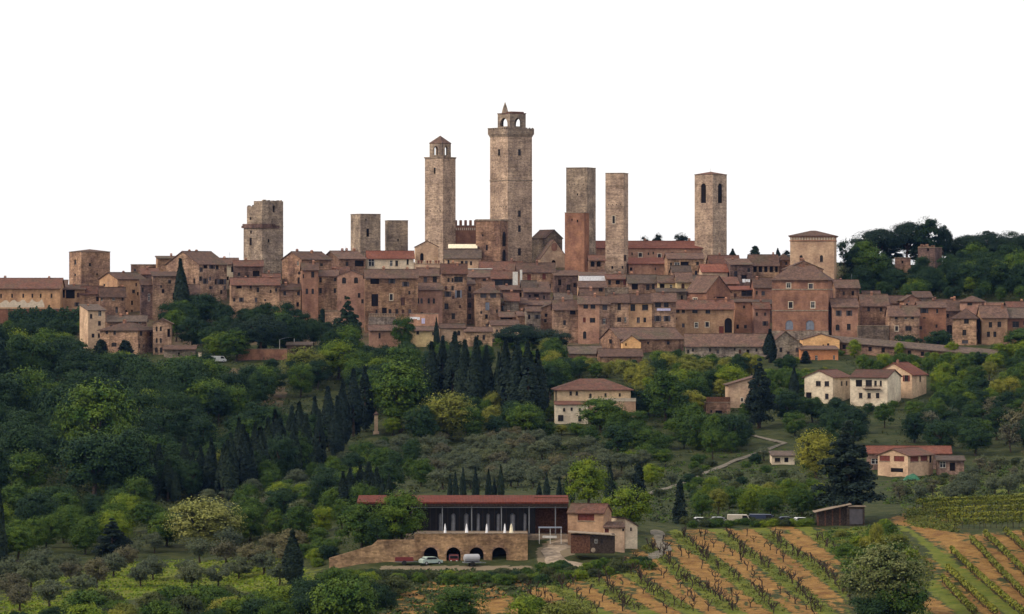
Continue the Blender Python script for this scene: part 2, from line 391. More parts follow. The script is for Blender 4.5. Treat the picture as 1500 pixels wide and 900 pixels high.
brn = mixc(nt, ramp(nt, noise(nt, v1, 0.4, 6, 0.7), [(0.4, 0.0), (0.6, 1.0)]), (0.12,0.08,0.055), (0.075,0.07,0.035))
col = mixc(nt, rag(attr('meadow')), wild, mead)
col = mixc(nt, rag(attr('soil')), col, earth)
col = mixc(nt, rag(attr('bare')), col, brn)
col = mixc(nt, rag(attr('gravel'), 0.8), col, (0.19,0.15,0.10))
nt.links.new(col, b.inputs['Base Color']); b.inputs['Specular IOR Level'].default_value = 0.05
bump(nt, b, noise(nt, v1, 1.6, 5, 0.7), 0.5, 0.7)
me.materials.append(gm)
ground = bpy.data.objects.new('ground', me); C.objects.link(ground); ground['kind'] = 'structure'

def path(name, pts, width, mat, lift=0.18):
    """a lane laid over the ground through picture points"""
    w = [hit(x, y).xy for x, y in pts]
    line = []
    for a, b in zip(w[:-1], w[1:]):
        n = max(2, int((b-a).length/2.0)); line += [a.lerp(b, i/n) for i in range(n)]
    line.append(w[-1]); mb = MB(); vs = []
    for i, p in enumerate(line):
        t = (line[min(i+1, len(line)-1)] - line[max(i-1, 0)]).normalized(); nn = Vector((-t.y, t.x))
        ww = width*(0.9+0.2*math.sin(i*0.7))
        for s in (-0.5, -0.17, 0.17, 0.5):
            q = p + nn*ww*s; vs.append((q.x, q.y, T(q.x, q.y) + lift + (0.06 if abs(s) < 0.3 else -0.12)))
    fs = [(i*4+j, i*4+j+1, i*4+j+5, i*4+j+4) for i in range(len(line)-1) for j in range(3)]
    mb.add(vs, fs); o = mb.build(name, mat); o['kind'] = 'structure'
    return o
M['lane'] = plain('pale_gravel_lane', (0.30,0.235,0.175), 0.95, 0.1, var=0.35, scale=0.8)
M['lane2'] = plain('dusty_track', (0.155,0.135,0.105), 0.95, 0.1, var=0.35, scale=0.8)
path('path', [(944,726),(985,714),(1030,694),(1075,676),(1110,664),(1150,650)], 2.1, M['lane2'], 0.3)
path('path', [(1150,650),(1128,645),(1100,638),(1088,630)], 2.1, M['lane2'], 0.3)
path('path', [(962,778),(966,792),(976,806),(955,818),(925,826),(880,829)], 2.6, M['lane2'])
path('path', [(860,832),(815,824),(806,808),(836,792)], 4.5, M['lane'])

# ------------------------------------------------------------------ buildings
clear = []       # picture areas that nearer wild trees keep free, with their distance
foot = []        # ground plans
def face(mb, fn, inward, S, z0, z1, holes, depth, mi=0):
    """wall face with real openings: fn(s,z,k) maps to 3d (k metres inward)"""
    xs = sorted({0.0, S} | {h[0] for h in holes} | {h[1] for h in holes})
    zs = sorted({z0, z1} | {h[2] for h in holes} | {h[3] for h in holes})
    for i in range(len(xs)-1):
        for j in range(len(zs)-1):
            cx, cz = (xs[i]+xs[i+1])/2, (zs[j]+zs[j+1])/2
            if any(h[0] < cx < h[1] and h[2] < cz < h[3] for h in holes): continue
            mb.add([fn(xs[i],zs[j],0), fn(xs[i+1],zs[j],0), fn(xs[i+1],zs[j+1],0), fn(xs[i],zs[j+1],0)], [(0,1,2,3)], mi)
    for h in holes:
        a, b, c, d = h[:4]; arch = h[4] if len(h) > 4 else False
        if not arch:
            ring = [(a,c),(b,c),(b,d),(a,d)]
        else:
            r = (b-a)/2; zs_ = max(c+0.1, d - r); N = 8
            arc = [(a+r - r*math.cos(math.pi*k/N), zs_ + (d-zs_)*math.sin(math.pi*k/N)) for k in range(N+1)]
            ring = [(a,c),(b,c)] + arc[::-1]
            half = N//2
            for pts, corner in ((arc[:half+1], (a,d)), (arc[half:], (b,d))):
                for p, q in zip(pts[:-1], pts[1:]):
                    mb.add([fn(*corner,0), fn(*p,0), fn(*q,0)], [(0,1,2)], mi)
        n = len(ring)
        mb.add([fn(p,q,0) for p,q in ring] + [fn(p,q,depth) for p,q in ring], [(i,(i+1)%n,n+(i+1)%n,n+i) for i in range(n)], mi)

def unit_window(name, frame, bars=True):
    mb = MB()
    mb.box(-.5,.5,0.02,0.06,-.5,.5,0)
    t = 0.07
    for x0,x1,z0,z1 in ((-.5,-.5+t,-.5,.5),(.5-t,.5,-.5,.5),(-.5+t,.5-t,-.5,-.5+t*.7),(-.5+t,.5-t,.5-t*.7,.5)): mb.box(x0,x1,-0.03,0.018,z0,z1,1)
    if bars: mb.box(-.03,.03,-0.025,0.018,-.5+t*.7,.5-t*.7,1); mb.box(-.5+t,.5-t,-0.024,0.018,0.12,0.16,1)
    return mb.mesh(name, [M['glass'], frame])
UW = unit_window('window', M['frame']); UWW = unit_window('window_white', M['wframe'])
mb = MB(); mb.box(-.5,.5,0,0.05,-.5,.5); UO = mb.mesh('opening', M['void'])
mb = MB()
mb.box(-.5,.5,0,0.03,-.5,.5)
for k in range(7): mb.box(-.46,.46,-0.02,-0.001,-.46+k*.14,-.46+k*.14+.08)
US = {k: mb.mesh('shutter_'+k, M['shut_'+k]) for k in ('brown','grey','red','blue')}
mb = MB(); mb.box(-.5,.5,-.5,.5,0,1.0); mb.box(-.62,.62,-.62,.62,1.0,1.08); mb.ext([(-.55,1.22),(0,1.5),(.55,1.22),(.55,1.14),(0,1.42),(-.55,1.14)], 'x', -.5,.5)
mb.box(-.5,-.3,-.4,.4,1.08,1.2); mb.box(.3,.5,-.4,.4,1.08,1.2)
UCH = mb.mesh('chimney', W['brick'])
mb = MB(); mb.tube([(0,0,0),(0,0,2.2)],[.03,.02],4)
for k in range(4): mb.box(-.5+.06*k,.5-.06*k,-.015,.015,1.3+k*.25,1.33+k*.25)
UAN = mb.mesh('antenna', M['metal'])

class B: pass
def building(label, xl, xc, xr, yt, yb, phi=0.0, roof='gu', yr=None, wall='stone', tile='brown', win=(), dep=9.0,
             name='house', cat='house', d=None, over=0.62, chim=1, vis=None, group=None, noclear=False, wd=0.22):
    d = d or dt(yb); m = d/F; ph = R(phi)
    Lr = (xr-xc)*m/math.cos(ph)
    Ll = (xc-xl)*m/math.sin(ph) if (xc-xl) > 1 and phi > 8 else dep
    p0 = P(xc, yb, d); u = Vector((math.cos(ph), math.sin(ph))); v = Vector((-math.sin(ph), math.cos(ph)))
    cs = [p0.xy, p0.xy+u*Lr, p0.xy+u*Lr+v*Ll, p0.xy+v*Ll]
    zb = min(min(T(c.x, c.y) for c in cs) - 0.8, p0.z - 0.3)
    o = thing(name, label, cat, (p0.x, p0.y, zb), ph, group)
    h = B(); h.o, h.m, h.d, h.Lr, h.Ll, h.zb = o, m, d, Lr, Ll, zb
    zt = ZY(yt, d) - zb; h.zt = zt
    h.z = lambda y: ZY(y, d) - zb
    h.u = lambda x: (x-xc)*m/math.cos(ph)
    h.v = lambda x: (xc-x)*m/max(math.sin(ph), 0.05)
    foot.append([tuple(c) for c in cs])
    if not noclear: clear.append((xl, yt-4, xr, vis or yb-9, d))
    # roof height
    if roof in ('gu','hip'): dr = d + (Ll*math.cos(ph))/2
    elif roof in ('su',): dr = d + Ll
    else: dr = d
    rise = (ZY(yr, dr) - zb - zt) if yr is not None else 0.0
    rise = max(rise, 0.12) if roof != 'flat' else 0
    hR, hL = [], []; ws = []
    for w in win:
        x, y, ww, hh = w[:4]; ty = w[4] if len(w) > 4 else 'w'
        zz = h.z(y); hz = hh*m/2
        if x >= xc: s = h.u(x); hs = ww*m/math.cos(ph)/2; L = Lr; fl = 'R'
        else: s = h.v(x); hs = ww*m/max(math.sin(ph), 0.3)/2; L = Ll; fl = 'L'
        a, b_, c, e = s-hs, s+hs, zz-hz, min(zz+hz, zt-0.12)
        if a < 0.08: a = 0.08
        if b_ > L-0.08: b_ = L-0.08
        if b_-a < 0.25 or e-c < 0.25: continue
        lst = hR if fl == 'R' else hL
        if any(not (b_ < q[0]-.01 or a > q[1]+.01 or e < q[2]-.01 or c > q[3]+.01) for q in lst): continue
        lst.append((a, b_, c, e, 'a' in ty)); ws.append((fl, a, b_, c, e, ty))
    if cat == 'house' and d > 1230 and Lr > 4 and not set(label.replace('-', ' ').replace(',', '').split()) & {'one','single','two','three','four','pair','paired','pairs','bare','plain','evenly'}:      # the smaller windows of the crowded fronts
        rr = random.Random(int(xl*7+yt))
        for s0 in np.arange(1.2, Lr-1.0, 2.3):
            for z0_ in np.arange(zt-1.9, max(zt-12, 1.5), -3.1):
                if rr.random() < .44:
                    hw, hh_ = rr.uniform(.34,.5), rr.uniform(.5,.8); s1 = s0+rr.uniform(-.4,.4)
                    q = (s1-hw, s1+hw, z0_-hh_, min(z0_+hh_, zt-.15), False)
                    if q[0] < .3 or q[1] > Lr-.3 or any(not (q[1] < e[0]-.5 or q[0] > e[1]+.5 or q[3] < e[2]-.3 or q[2] > e[3]+.3) for e in hR): continue
                    hR.append(q); ws.append(('R',)+q[:4]+(rr.choice(('w','w','cg','c','sg','o')),))
    fR = lambda s, z, k: (s, k, z)
    fL = lambda s, z, k: (k, s, z)
    fB = lambda s, z, k: (s, Ll-k, z)
    fE = lambda s, z, k: (Lr-k, s, z)
    mb = MB()
    face(mb, fR, 1, Lr, 0, zt, hR, wd); face(mb, fL, 1, Ll, 0, zt, hL, wd)
    face(mb, fB, 1, Lr, 0, zt, [], wd); face(mb, fE, 1, Ll, 0, zt, [], wd)
    zr = zt + rise; ov = over; th = 0.22
    if roof == 'gu':
        for x in (0, Lr): mb.add([(x,0,zt),(x,Ll,zt),(x,Ll/2,zr)], [(0,1,2)])
    elif roof == 'gv':
        for y in (0, Ll): mb.add([(0,y,zt),(Lr,y,zt),(Lr/2,y,zr)], [(0,1,2)])
    elif roof == 'su':
        for x in (0, Lr): mb.add([(x,0,zt),(x,Ll,zt),(x,Ll,zr)], [(0,1,2)])
        mb.add([(0,Ll,zt),(Lr,Ll,zt),(Lr,Ll,zr),(0,Ll,zr)], [(0,1,2,3)])
    elif roof in ('sr','sl'):
        X = Lr if roof == 'sr' else 0
        for y in (0, Ll): mb.add([(0,y,zt),(Lr,y,zt),(X,y,zr)], [(0,1,2)])
        mb.add([(X,0,zt),(X,Ll,zt),(X,Ll,zr),(X,0,zr)], [(0,1,2,3)])
    elif roof == 'flat':
        mb.add([(0,0,zt-.9),(Lr,0,zt-.9),(Lr,Ll,zt-.9),(0,Ll,zt-.9)], [(0,1,2,3)])
    h.wall = mb.build('wall', W[wall], o)
    h.roof = None
    if roof != 'flat':
        mb = MB()
        if roof in ('gu','gv'):
            L, Wd = (Lr, Ll) if roof == 'gu' else (Ll, Lr)
            sl_ = rise/(Wd/2)
            prof = [(-ov, zt-ov*sl_), (Wd/2, zr), (Wd+ov, zt-ov*sl_), (Wd+ov, zt-ov*sl_+th), (Wd/2, zr+th), (-ov, zt-ov*sl_+th)]
            mb.ext(prof, 'x' if roof == 'gu' else 'y', -ov*.6, L+ov*.6)
            h.ridge = lambda t: (t*Lr, Ll/2, zr) if roof == 'gu' else (Lr/2, t*Ll, zr)
            k = (lambda a,b,c: mb.box(-ov*.6,L+ov*.6,Wd/2-.14,Wd/2+.14,zr+th-.05,zr+th+.1)) if roof == 'gu' else (lambda a,b,c: mb.box(Wd/2-.14,Wd/2+.14,-ov*.6,L+ov*.6,zr+th-.05,zr+th+.1))
            k(0,0,0)
        elif roof == 'su':
            sl_ = rise/Ll
            mb.ext([(-ov, zt-ov*sl_), (Ll+ov*.4, zr+ov*.4*sl_), (Ll+ov*.4, zr+ov*.4*sl_+th), (-ov, zt-ov*sl_+th)], 'x', -ov*.6, Lr+ov*.6)
            h.ridge = lambda t: (t*Lr, Ll*.75, zt+rise*.75)
        elif roof in ('sr','sl'):
            sl_ = rise/Lr
            pr = [(-ov, zt-ov*sl_), (Lr+ov, zr+ov*sl_), (Lr+ov, zr+ov*sl_+th), (-ov, zt-ov*sl_+th)]
            if roof == 'sl': pr = [(Lr-p, q) for p, q in pr]
            mb.ext(pr, 'y', -ov, Ll+ov)
            h.ridge = lambda t: (Lr*(.8 if roof == 'sr' else .2), Ll*t, zt+rise*.8)
        elif roof == 'hip':
            a = min(Lr, Ll)/2; sl_ = rise/a; e = zt-ov*sl_
            r1, r2 = ((a, Ll/2), (Lr-a, Ll/2)) if Lr >= Ll else ((Lr/2, a), (Lr/2, Ll-a))
            if abs(Lr-Ll) < .6: r1 = (Lr/2, Ll/2-.3); r2 = (Lr/2, Ll/2+.3); 
            for dz, s in ((0, 0), (th, 1)):
                vs = [(-ov,-ov,e+dz),(Lr+ov,-ov,e+dz),(Lr+ov,Ll+ov,e+dz),(-ov,Ll+ov,e+dz),(r1[0],r1[1],zr+dz),(r2[0],r2[1],zr+dz)]
                fs = [(0,1,5,4),(1,2,5),(2,3,4,5),(3,0,4)] if Lr >= Ll and abs(Lr-Ll) >= .6 else [(0,1,4),(1,2,5,4),(2,3,5),(3,0,4,5)]
                mb.add(vs, fs)
            n0 = len(mb.v)-12
            mb.f += [[n0+i, n0+(i+1)%4, n0+6+(i+1)%4, n0+6+i] for i in range(4)]; mb.m += [0]*4
            h.ridge = lambda t: (r1[0]+(r2[0]-r1[0])*t, r1[1]+(r2[1]-r1[1])*t, zr)
        h.roof = mb.build('roof', RF[tile], o)
        for k in range(chim):
            t = random.uniform(.12, .88); q = h.ridge(t); s = random.uniform(.6, .85)
            inst('chimney', UCH, h.roof, (q[0]+random.uniform(-.3,.3), q[1]+random.uniform(-1,1), q[2]-.75), 0, (s, s, random.uniform(1.0, 1.4)))
        if chim and random.random() < 0.3:
            q = h.ridge(random.uniform(.1,.9)); inst('antenna', UAN, h.roof, (q[0], q[1], q[2]), random.uniform(0,3))
    else:
        mb = MB(); c = 0.12
        mb.box(-c,Lr+c,-c,.45,zt+.003,zt+.18); mb.box(-c,Lr+c,Ll-.45,Ll+c,zt+.003,zt+.18)
        mb.box(-c,.45,.45,Ll-.45,zt+.003,zt+.18); mb.box(Lr-.45,Lr+c,.45,Ll-.45,zt+.003,zt+.18)
        h.coping = mb.build('coping', M['coping'], o)
    for fl, a, b_, c, e, ty in ws:
        w_, h_ = b_-a, e-c; mid = (a+b_)/2; cz = (c+e)/2
        kk = wd - 0.06
        loc = (mid, kk, cz) if fl == 'R' else (kk, mid, cz)
        rz = 0 if fl == 'R' else -math.pi/2
        out = (lambda s, z, k: (s, k, z)) if fl == 'R' else (lambda s, z, k: (k, s, z))
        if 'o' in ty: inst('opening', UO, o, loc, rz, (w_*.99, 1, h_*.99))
        elif 'c' in ty or 'd' in ty:
            mt = 'red' if 'r' in ty else ('blue' if 'b' in ty else ('grey' if 'g' in ty else 'brown'))
            if 'd' in ty: inst('door', US[mt], o, loc, rz, (w_*.99, 1, h_*.99))
            else:
                for s in (-1, 1): inst('shutter', US[mt], o, out(mid+s*w_*.25, cz, kk), rz, (w_*.48, 1, h_*.97))
        else:
            wo = inst('window', UWW if 'l' in ty else UW, o, loc, rz, (w_*.99, 1, h_*.99))
        if 's' in ty:
            mt = 'red' if 'r' in ty else ('grey' if 'g' in ty else ('blue' if 'b' in ty else 'brown'))
            for s in (-1, 1): inst('shutter', US[mt], o, out(mid+s*(w_*.5+w_*.24), cz, -0.06), rz, (w_*.46, 1, h_*1.0))
        if 't' in ty:      # pale stone surround
            mb = MB(); f = 0.22
            for q in ((a-f,a,c-f,e+f),(b_,b_+f,c-f,e+f),(a,b_,c-f,c),(a,b_,e,e+f)):
                vs = [out(q[0],q[2],-.05),out(q[1],q[2],-.05),out(q[1],q[3],-.05),out(q[0],q[3],-.05),out(q[0],q[2],.02),out(q[1],q[2],.02),out(q[1],q[3],.02),out(q[0],q[3],.02)]
                mb.add(vs, [(0,1,2,3),(4,5,6,7),(0,1,5,4),(1,2,6,5),(2,3,7,6),(3,0,4,7)])
            mb.build('surround', M['trim'], o)
        elif 'o' not in ty and h_ > 0.9 and 'd' not in ty and random.random() < .6:
            mb = MB(); pts = [out(a-.12,c-.16,-.1),out(b_+.12,c-.16,-.1),out(b_+.12,c-.16,.05),out(a-.12,c-.16,.05),out(a-.12,c-.03,-.1),out(b_+.12,c-.03,-.1),out(b_+.12,c-.03,.05),out(a-.12,c-.03,.05)]
            mb.add(pts, [(0,3,2,1),(4,5,6,7),(0,1,5,4),(1,2,6,5),(2,3,7,6),(3,0,4,7)]); mb.build('sill', M['coping'], o)
    return h
H = building
# ---- towers -----------------------------------------------------------------
def crown_box(h, x0, x1, y0, y1, z0, z1, name, mat): 
    mb = MB(); mb.box(x0,x1,y0,y1,z0,z1); return mb.build(name, mat, h.o)
def tower(label, xl, xc, xr, yt, yb, wall='tower', win=(), d=None, **k):
    phi = math.degrees(math.atan2(xc-xl, xr-xc))
    return H(label, xl, xc, xr, yt, yb, phi=phi, roof='flat', wall=wall, win=win, name='tower', cat='tower', d=d, **k)
def string_course(h, y, mat, out=0.1, ht=0.3, name='string_course'):
    z = h.z(y); mb = MB(); o = out; a, b = h.Lr, h.Ll
    mb.box(-o,a+o,-o,0.02,z,z+ht); mb.box(-o,a+o,b-.02,b+o,z,z+ht); mb.box(-o,0.02,.02,b-.02,z,z+ht); mb.box(a-.02,a+o,.02,b-.02,z,z+ht)
    return mb.build(name, mat, h.o)
def putlogs(h, y, n, faces='RL'):
    for f in faces:
        L = h.Lr if f == 'R' else h.Ll
        for k in range(n):
            s = L*(k+.7)/(n+.4); z = h.z(y)
            mb = MB(); mb.box(*((s-.14,s+.14,-.012,.1) if f == 'R' else (-.012,.1,s-.14,s+.14)), z-.2, z+.2); mb.build('putlog_hole', M['void'], h.o)
def arcade(h, name, x0, x1, y0, y1, z0, z1, wR, wL, hz, zs, wall, th=0.7):
    """open belfry storey with an arch in each of its four sides"""
    a, b = x1-x0, y1-y0; mb = MB()
    hr = [(a/2-wR/2, a/2+wR/2, z0+zs, z0+zs+hz, True)]; hl = [(b/2-wL/2, b/2+wL/2, z0+zs, z0+zs+hz, True)]
    face(mb, lambda s,z,k: (x0+s, y0+k, z), 1, a, z0, z1, hr, th); face(mb, lambda s,z,k: (x0+s, y1-k, z), 1, a, z0, z1, hr, th)
    face(mb, lambda s,z,k: (x0+k, y0+s, z), 1, b, z0, z1, hl, th); face(mb, lambda s,z,k: (x1-k, y0+s, z), 1, b, z0, z1, hl, th)
    mb.add([(x0,y0,z1),(x1,y0,z1),(x1,y1,z1),(x0,y1,z1)], [(0,1,2,3)])
    return mb.build(name, W[wall], h.o)

# the tallest tower
h = tower('tallest square stone tower with overhanging parapet, open belfry and a small spire', 717.5, 744, 779.5, 200, 396, win=[
    (731,223,3.6,9.5), (761,223,4,9.5), (761,313,4.2,9.5), (761,335,4.2,9.5), (761,369,4.5,10.5)], d=1424)
z0 = h.z(200); z1 = h.z(188); a, b = h.Lr, h.Ll
mb = MB(); o_ = 0.55
for k in range(3):
    oo = o_*(k+1)/3; mb.box(-oo,a+oo,-oo,b+oo,z0+.19+k*.35,z0+.19+(k+1)*.35-.002)
mb.box(-o_,a+o_,-o_,.1,z0+1.26,z1); mb.box(-o_,a+o_,b-.1,b+o_,z0+1.26,z1); mb.box(-o_,.1,.1,b-.1,z0+1.26,z1); mb.box(a-.1,a+o_,.1,b-.1,z0+1.26,z1)
mb.build('parapet', W['towerg'], h.o)
for k in range(9):
    t = (k+.5)/9
    for q in ((-o_+t*(a+2*o_), -o_), (-o_, -o_+t*(b+2*o_))):
        mb = MB(); mb.box(q[0]-.35,q[0]+.35,q[1]-.004 if q[1] < 0 and q[0] > -o_+.01 else q[1]-.35, q[1]+.3 if q[0] > -o_+.01 else q[1]+.35, z1+.003, z1+.35); mb.build('merlon', W['towerg'], h.o)
bx0, bx1, by0, by1 = a*.20, a*.86, b*.16, b*.84
zb1 = h.z(166)
arcade(h, 'belfry', bx0, bx1, by0, by1, z0+1.2, zb1, (bx1-bx0)*.40, (by1-by0)*.60, 3.0, 2.6, 'towerg')
mb = MB(); mb.box(bx0-.15,bx1+.15,by0-.15,by1+.15,zb1+.003,zb1+.3); mb.box(bx0+1.2,bx1-.5,by0+.5,by1-1.5,zb1+.303,zb1+.8); mb.build('belfry_roof', RF['rust'], h.o)
mb = MB(); mb.lathe([(1.25,0),(1.15,.5),(.75,2.0),(.35,3.2),(.06,4.0)], (bx0+1.4, by1-2.6, zb1+.303), 8); mb.build('spire', W['towerg'], h.o)
string_course(h, 265, M['coping'], 0.14, 0.4); putlogs(h, 303, 7, 'L')

# slim tower with pyramid-roofed lantern
h = tower('tall square stone tower topped by a small arched lantern with pyramid roof', 622, 649, 667, 232, 386, win=[(636.5,250,2.8,9)], d=1432)
a, b, z0 = h.Lr, h.Ll, h.zt
mb = MB(); mb.box(-.25,a+.25,-.25,b+.25,z0+.19,z0+.55); mb.box(-.1,a*.5,-.3,.4,z0+.55,z0+1.0); mb.build('ledge', W['towerg'], h.o)
lx0, lx1, ly0, ly1 = a*.14, a*.86, b*.16, b*.84; zl = h.z(210)
arcade(h, 'lantern', lx0, lx1, ly0, ly1, z0+.55, zl, (lx1-lx0)*.34, (ly1-ly0)*.34, 3.2, .7, 'towerg', .6)
mb = MB(); e = .12; za = h.z(198)
mb.add([(lx0-e,ly0-e,zl+.003),(lx1+e,ly0-e,zl+.003),(lx1+e,ly1+e,zl+.003),(lx0-e,ly1+e,zl+.003),((lx0+lx1)/2,(ly0+ly1)/2,za),
        (lx0-e,ly0-e,zl+.25),(lx1+e,ly0-e,zl+.25),(lx1+e,ly1+e,zl+.25),(lx0-e,ly1+e,zl+.25)],
       [(0,3,2,1),(5,6,4),(6,7,4),(7,8,4),(8,5,4),(0,1,6,5),(1,2,7,6),(2,3,8,7),(3,0,5,8)]); mb.build('lantern_roof', RF['brown'], h.o)
putlogs(h, 309, 5)

# ruined broken-topped tower
h = tower('broad ruined stone tower with stepped broken top and a projecting ledge', 354.8, 384, 413.2, 332, 420, 'towerg', win=[
    (366.5,340,2.6,4.5,'o'), (366,354,3.4,11,'o'), (393,353,2.6,5,'o'), (372,384,9,6,'o')], d=1398)
a, b = h.Lr, h.Ll; z0 = h.zt; m_ = h.m
mb = MB(); mb.box(-.5,a*.78,-.5,b+.6,z0-.5,z0+.35); mb.box(-.35,a*.6,-.35,b+.2,z0+.352,z0+1.0); mb.build('ledge', W['dark'], h.o)
mb = MB(); zA = h.z(302); zB = h.z(294.5)
face(mb, lambda s,z,k: (s,k,z), 1, a, z0+.19, zB, [(a*.50,a*.60,h.z(311),h.z(301))], .5)
face(mb, lambda s,z,k: (k,s,z), 1, b*.82, z0+.19, zA, [(b*.58,b*.68,h.z(322),h.z(318))], .5)
face(mb, lambda s,z,k: (s,b*.82-k,z), 1, a, z0+.19, zA, [], .5)
face(mb, lambda s,z,k: (a-k,s,z), 1, b*.82, z0+.19, zB, [], .5)
mb.add([(0,b*.45,zA),(0,b*.45,zB),(a,b*.45,zB),(a,b*.45,zA)], [(0,1,2,3)]); mb.add([(0,0,zA),(0,b*.45,zA),(0,b*.45,zB),(0,0,zB)], [(0,1,2,3)])
mb.add([(0,0,zB),(a,0,zB),(a,b*.45,zB),(0,b*.45,zB)], [(0,1,2,3)]); mb.add([(0,b*.45,zA),(a,b*.45,zA),(a,b*.82,zA),(0,b*.82,zA)], [(0,1,2,3)])
mb.build('upper_storey', W['towerg'], h.o)
mb = MB()
for k in range(14):
    s = random.uniform(0, a*.92); mb.box(s, s+random.uniform(.3,1.2), -.02, random.uniform(.4,.9), zB+.003, zB+random.uniform(.1,.5))
for k in range(6):
    s = random.uniform(b*.46, b*.78); mb.box(-.02, random.uniform(.4,.9), s, s+random.uniform(.3,.7), zA+.003, zA+random.uniform(.1,.45))
mb.build('broken_stones', W['towerg'], h.o)['kind'] = 'stuff'

tower('short stout grey stone tower, the wider of the two low flat-topped towers', 512.5, 528, 557, 314, 402, 'towerg', win=[(538.5,341,4,12,'o'),(536,322,2,3,'o')], d=1440)
tower('short grey stone tower, the narrower of the two low flat-topped towers', 563, 569, 597.5, 323.5, 398, 'towerg', win=[(583,352,2,4,'o')], d=1448)
h = tower('tall flat-topped stone twin tower rising behind the brick tower', 829.5, 860, 873.3, 246, 402, 'towerg', win=[(846,285,2,3,'o')], d=1428)
putlogs(h, 270, 4, 'L'); string_course(h, 303, M['coping'], .05, .25)
h = H('square brick tower standing against the front of the stone twin tower', 827.5, 856, 863.5, 312, 412, phi=70, roof='flat', wall='brick', name='tower', cat='tower', d=1408,
      win=[(846,324,2.2,4,'o'),(838,322,1.8,3,'o')])
h = tower('slender flat-topped stone twin tower with one pale-framed window high up', 887, 913.5, 921, 254, 410, 'tower', win=[(899,322,3.6,11,'t'),(897,392,3,4,'o'),(912,392,3,4,'o'),(916,378,5,9)], d=1404)
putlogs(h, 300, 4, 'L'); string_course(h, 352, M['coping'], .05, .25)
h = tower('church bell tower with tall pointed lancet openings and low tiled cap', 1018.5, 1044, 1066, 256, 384, 'tower', win=[(1031,283,7,29,'ao'),(1055.5,283,6.5,29,'ao')], d=1436)
a, b = h.Lr, h.Ll; mb = MB(); e = .25; zl = h.zt+.183; za = h.z(251)
mb.add([(-e,-e,zl),(a+e,-e,zl),(a+e,b+e,zl),(-e,b+e,zl),(a/2,b/2,za)], [(0,3,2,1),(0,1,4),(1,2,4),(2,3,4),(3,0,4)]); mb.build('roof', RF['rust'], h.o)
mb = MB(); mb.tube([(0,0,0),(0,0,1.6)],[.06,.03],5); 
q = mb.build('finial', M['metal'], h.o); q.location = (a/2,b/2,za-.1)
for f, L in (('R', a), ('L', b)):
    xq = 1055.5 if f == 'R' else 1031
    s = h.u(xq) if f == 'R' else h.v(xq); z = h.z(286)
    mb = MB(); mb.tube([(s,.35,h.z(297.5)),(s,.35,h.z(275))] if f == 'R' else [(.35,s,h.z(297.5)),(.35,s,h.z(275))], [.14,.14], 6)
    mb.build('colonnette', M['trim'], h.o)
h = H('square fortified tower with hipped roof and arcaded cornice band', 1158, 1222, 1230, 345.5, 418, phi=82, roof='hip', yr=338.5, wall='pale', tile='brown', name='tower', cat='tower', d=1382, chim=0,
      win=[(1174,378,4.5,8,'ag'),(1203.5,379,4.5,10,'ag')], over=.7)
string_course(h, 347.6, W['brick'], .4, .4, 'cornice'); string_course(h, 353.5, W['brick'], .22, .35, 'cornice')
for k in range(16):
    s = h.Ll*(k+.5)/16; mb = MB(); mb.box(-.26,.02,s-.2,s+.2,h.z(351.8),h.z(347.8)); mb.build('corbel', M['trim'], h.o)
h = tower('low square brown tower with shallow hipped tile roof above the long convent', 96.8, 119, 159, 369.5, 428, 'brown', win=[(108,384,3.6,7.5),(108,403,3,3),(131,388,3.6,5),(141,402,2.5,3)], d=1372)
a, b = h.Lr, h.Ll; mb = MB(); e = .3; zl = h.zt+.183
mb.add([(-e,-e,zl),(a+e,-e,zl),(a+e,b+e,zl),(-e,b+e,zl),(a/2,b/2,zl+.9)], [(0,3,2,1),(0,1,4),(1,2,4),(2,3,4),(3,0,4)]); mb.build('roof', RF['brown'], h.o)

# crenellated palace, church
h = H('red brick palace wall with battlements beside the slim lantern tower', 664, 664, 700, 331, 392, phi=0, roof='flat', wall='brick', name='palace', cat='palace', d=1440, dep=14)
for k in range(5):
    s = h.Lr*(k+.5)/5; mb = MB(); mb.box(s-.5,s+.5,-.12,.5,h.zt+.183,h.zt+1.9); mb.box(s-.42,s+.42,-.1,.48,h.zt+1.903,h.zt+2.05); mb.build('merlon', W['brick'], h.o)
for k in range(12):
    s = h.Lr*(k+.5)/12; mb = MB(); mb.box(s-.17,s+.17,-.3,.02,h.z(337.5),h.z(334)); mb.build('corbel', M['trim'], h.o)
h = H('massive plain brown tower block joined to the tallest tower by tall arches', 697, 733, 744, 322, 400, phi=70, roof='flat', wall='brown', name='tower_house', cat='tower', d=1408,
      win=[(713,363,3,8,'o'),(738.5,350,5.5,22,'ao'),(738.5,374,5.5,17,'ao'),(707,345,2,3,'o')])
string_course(h, 323.5, M['coping'], .25, .4)
h = H('grey stone church nave with gabled front and red blind arch', 779, 800, 824, 349, 402, phi=32, roof='gv', yr=337.5, wall='grey', tile='brown', name='church', cat='church', d=1440, chim=0, over=.3)
h2 = H('pale gabled church facade with a dark oval window', 786, 792, 832, 379, 408, phi=14, roof='gv', yr=352, wall='pale', tile='brown', name='church_facade', cat='church', d=1424, chim=0, dep=6, over=.2,
       win=[(811,386,6,10,'ao')])
s = h2.Lr/2; zc = h2.z(373)
mb = MB(); mb.lathe([(.9,0),(.9,.06)], n=14); q = mb.build('blind_arch', W['brick'], h2.o); q.location = (s, -.03, h2.z(362)); q.rotation_euler = (R(90),0,0); q.scale = (1.3,1.7,1)

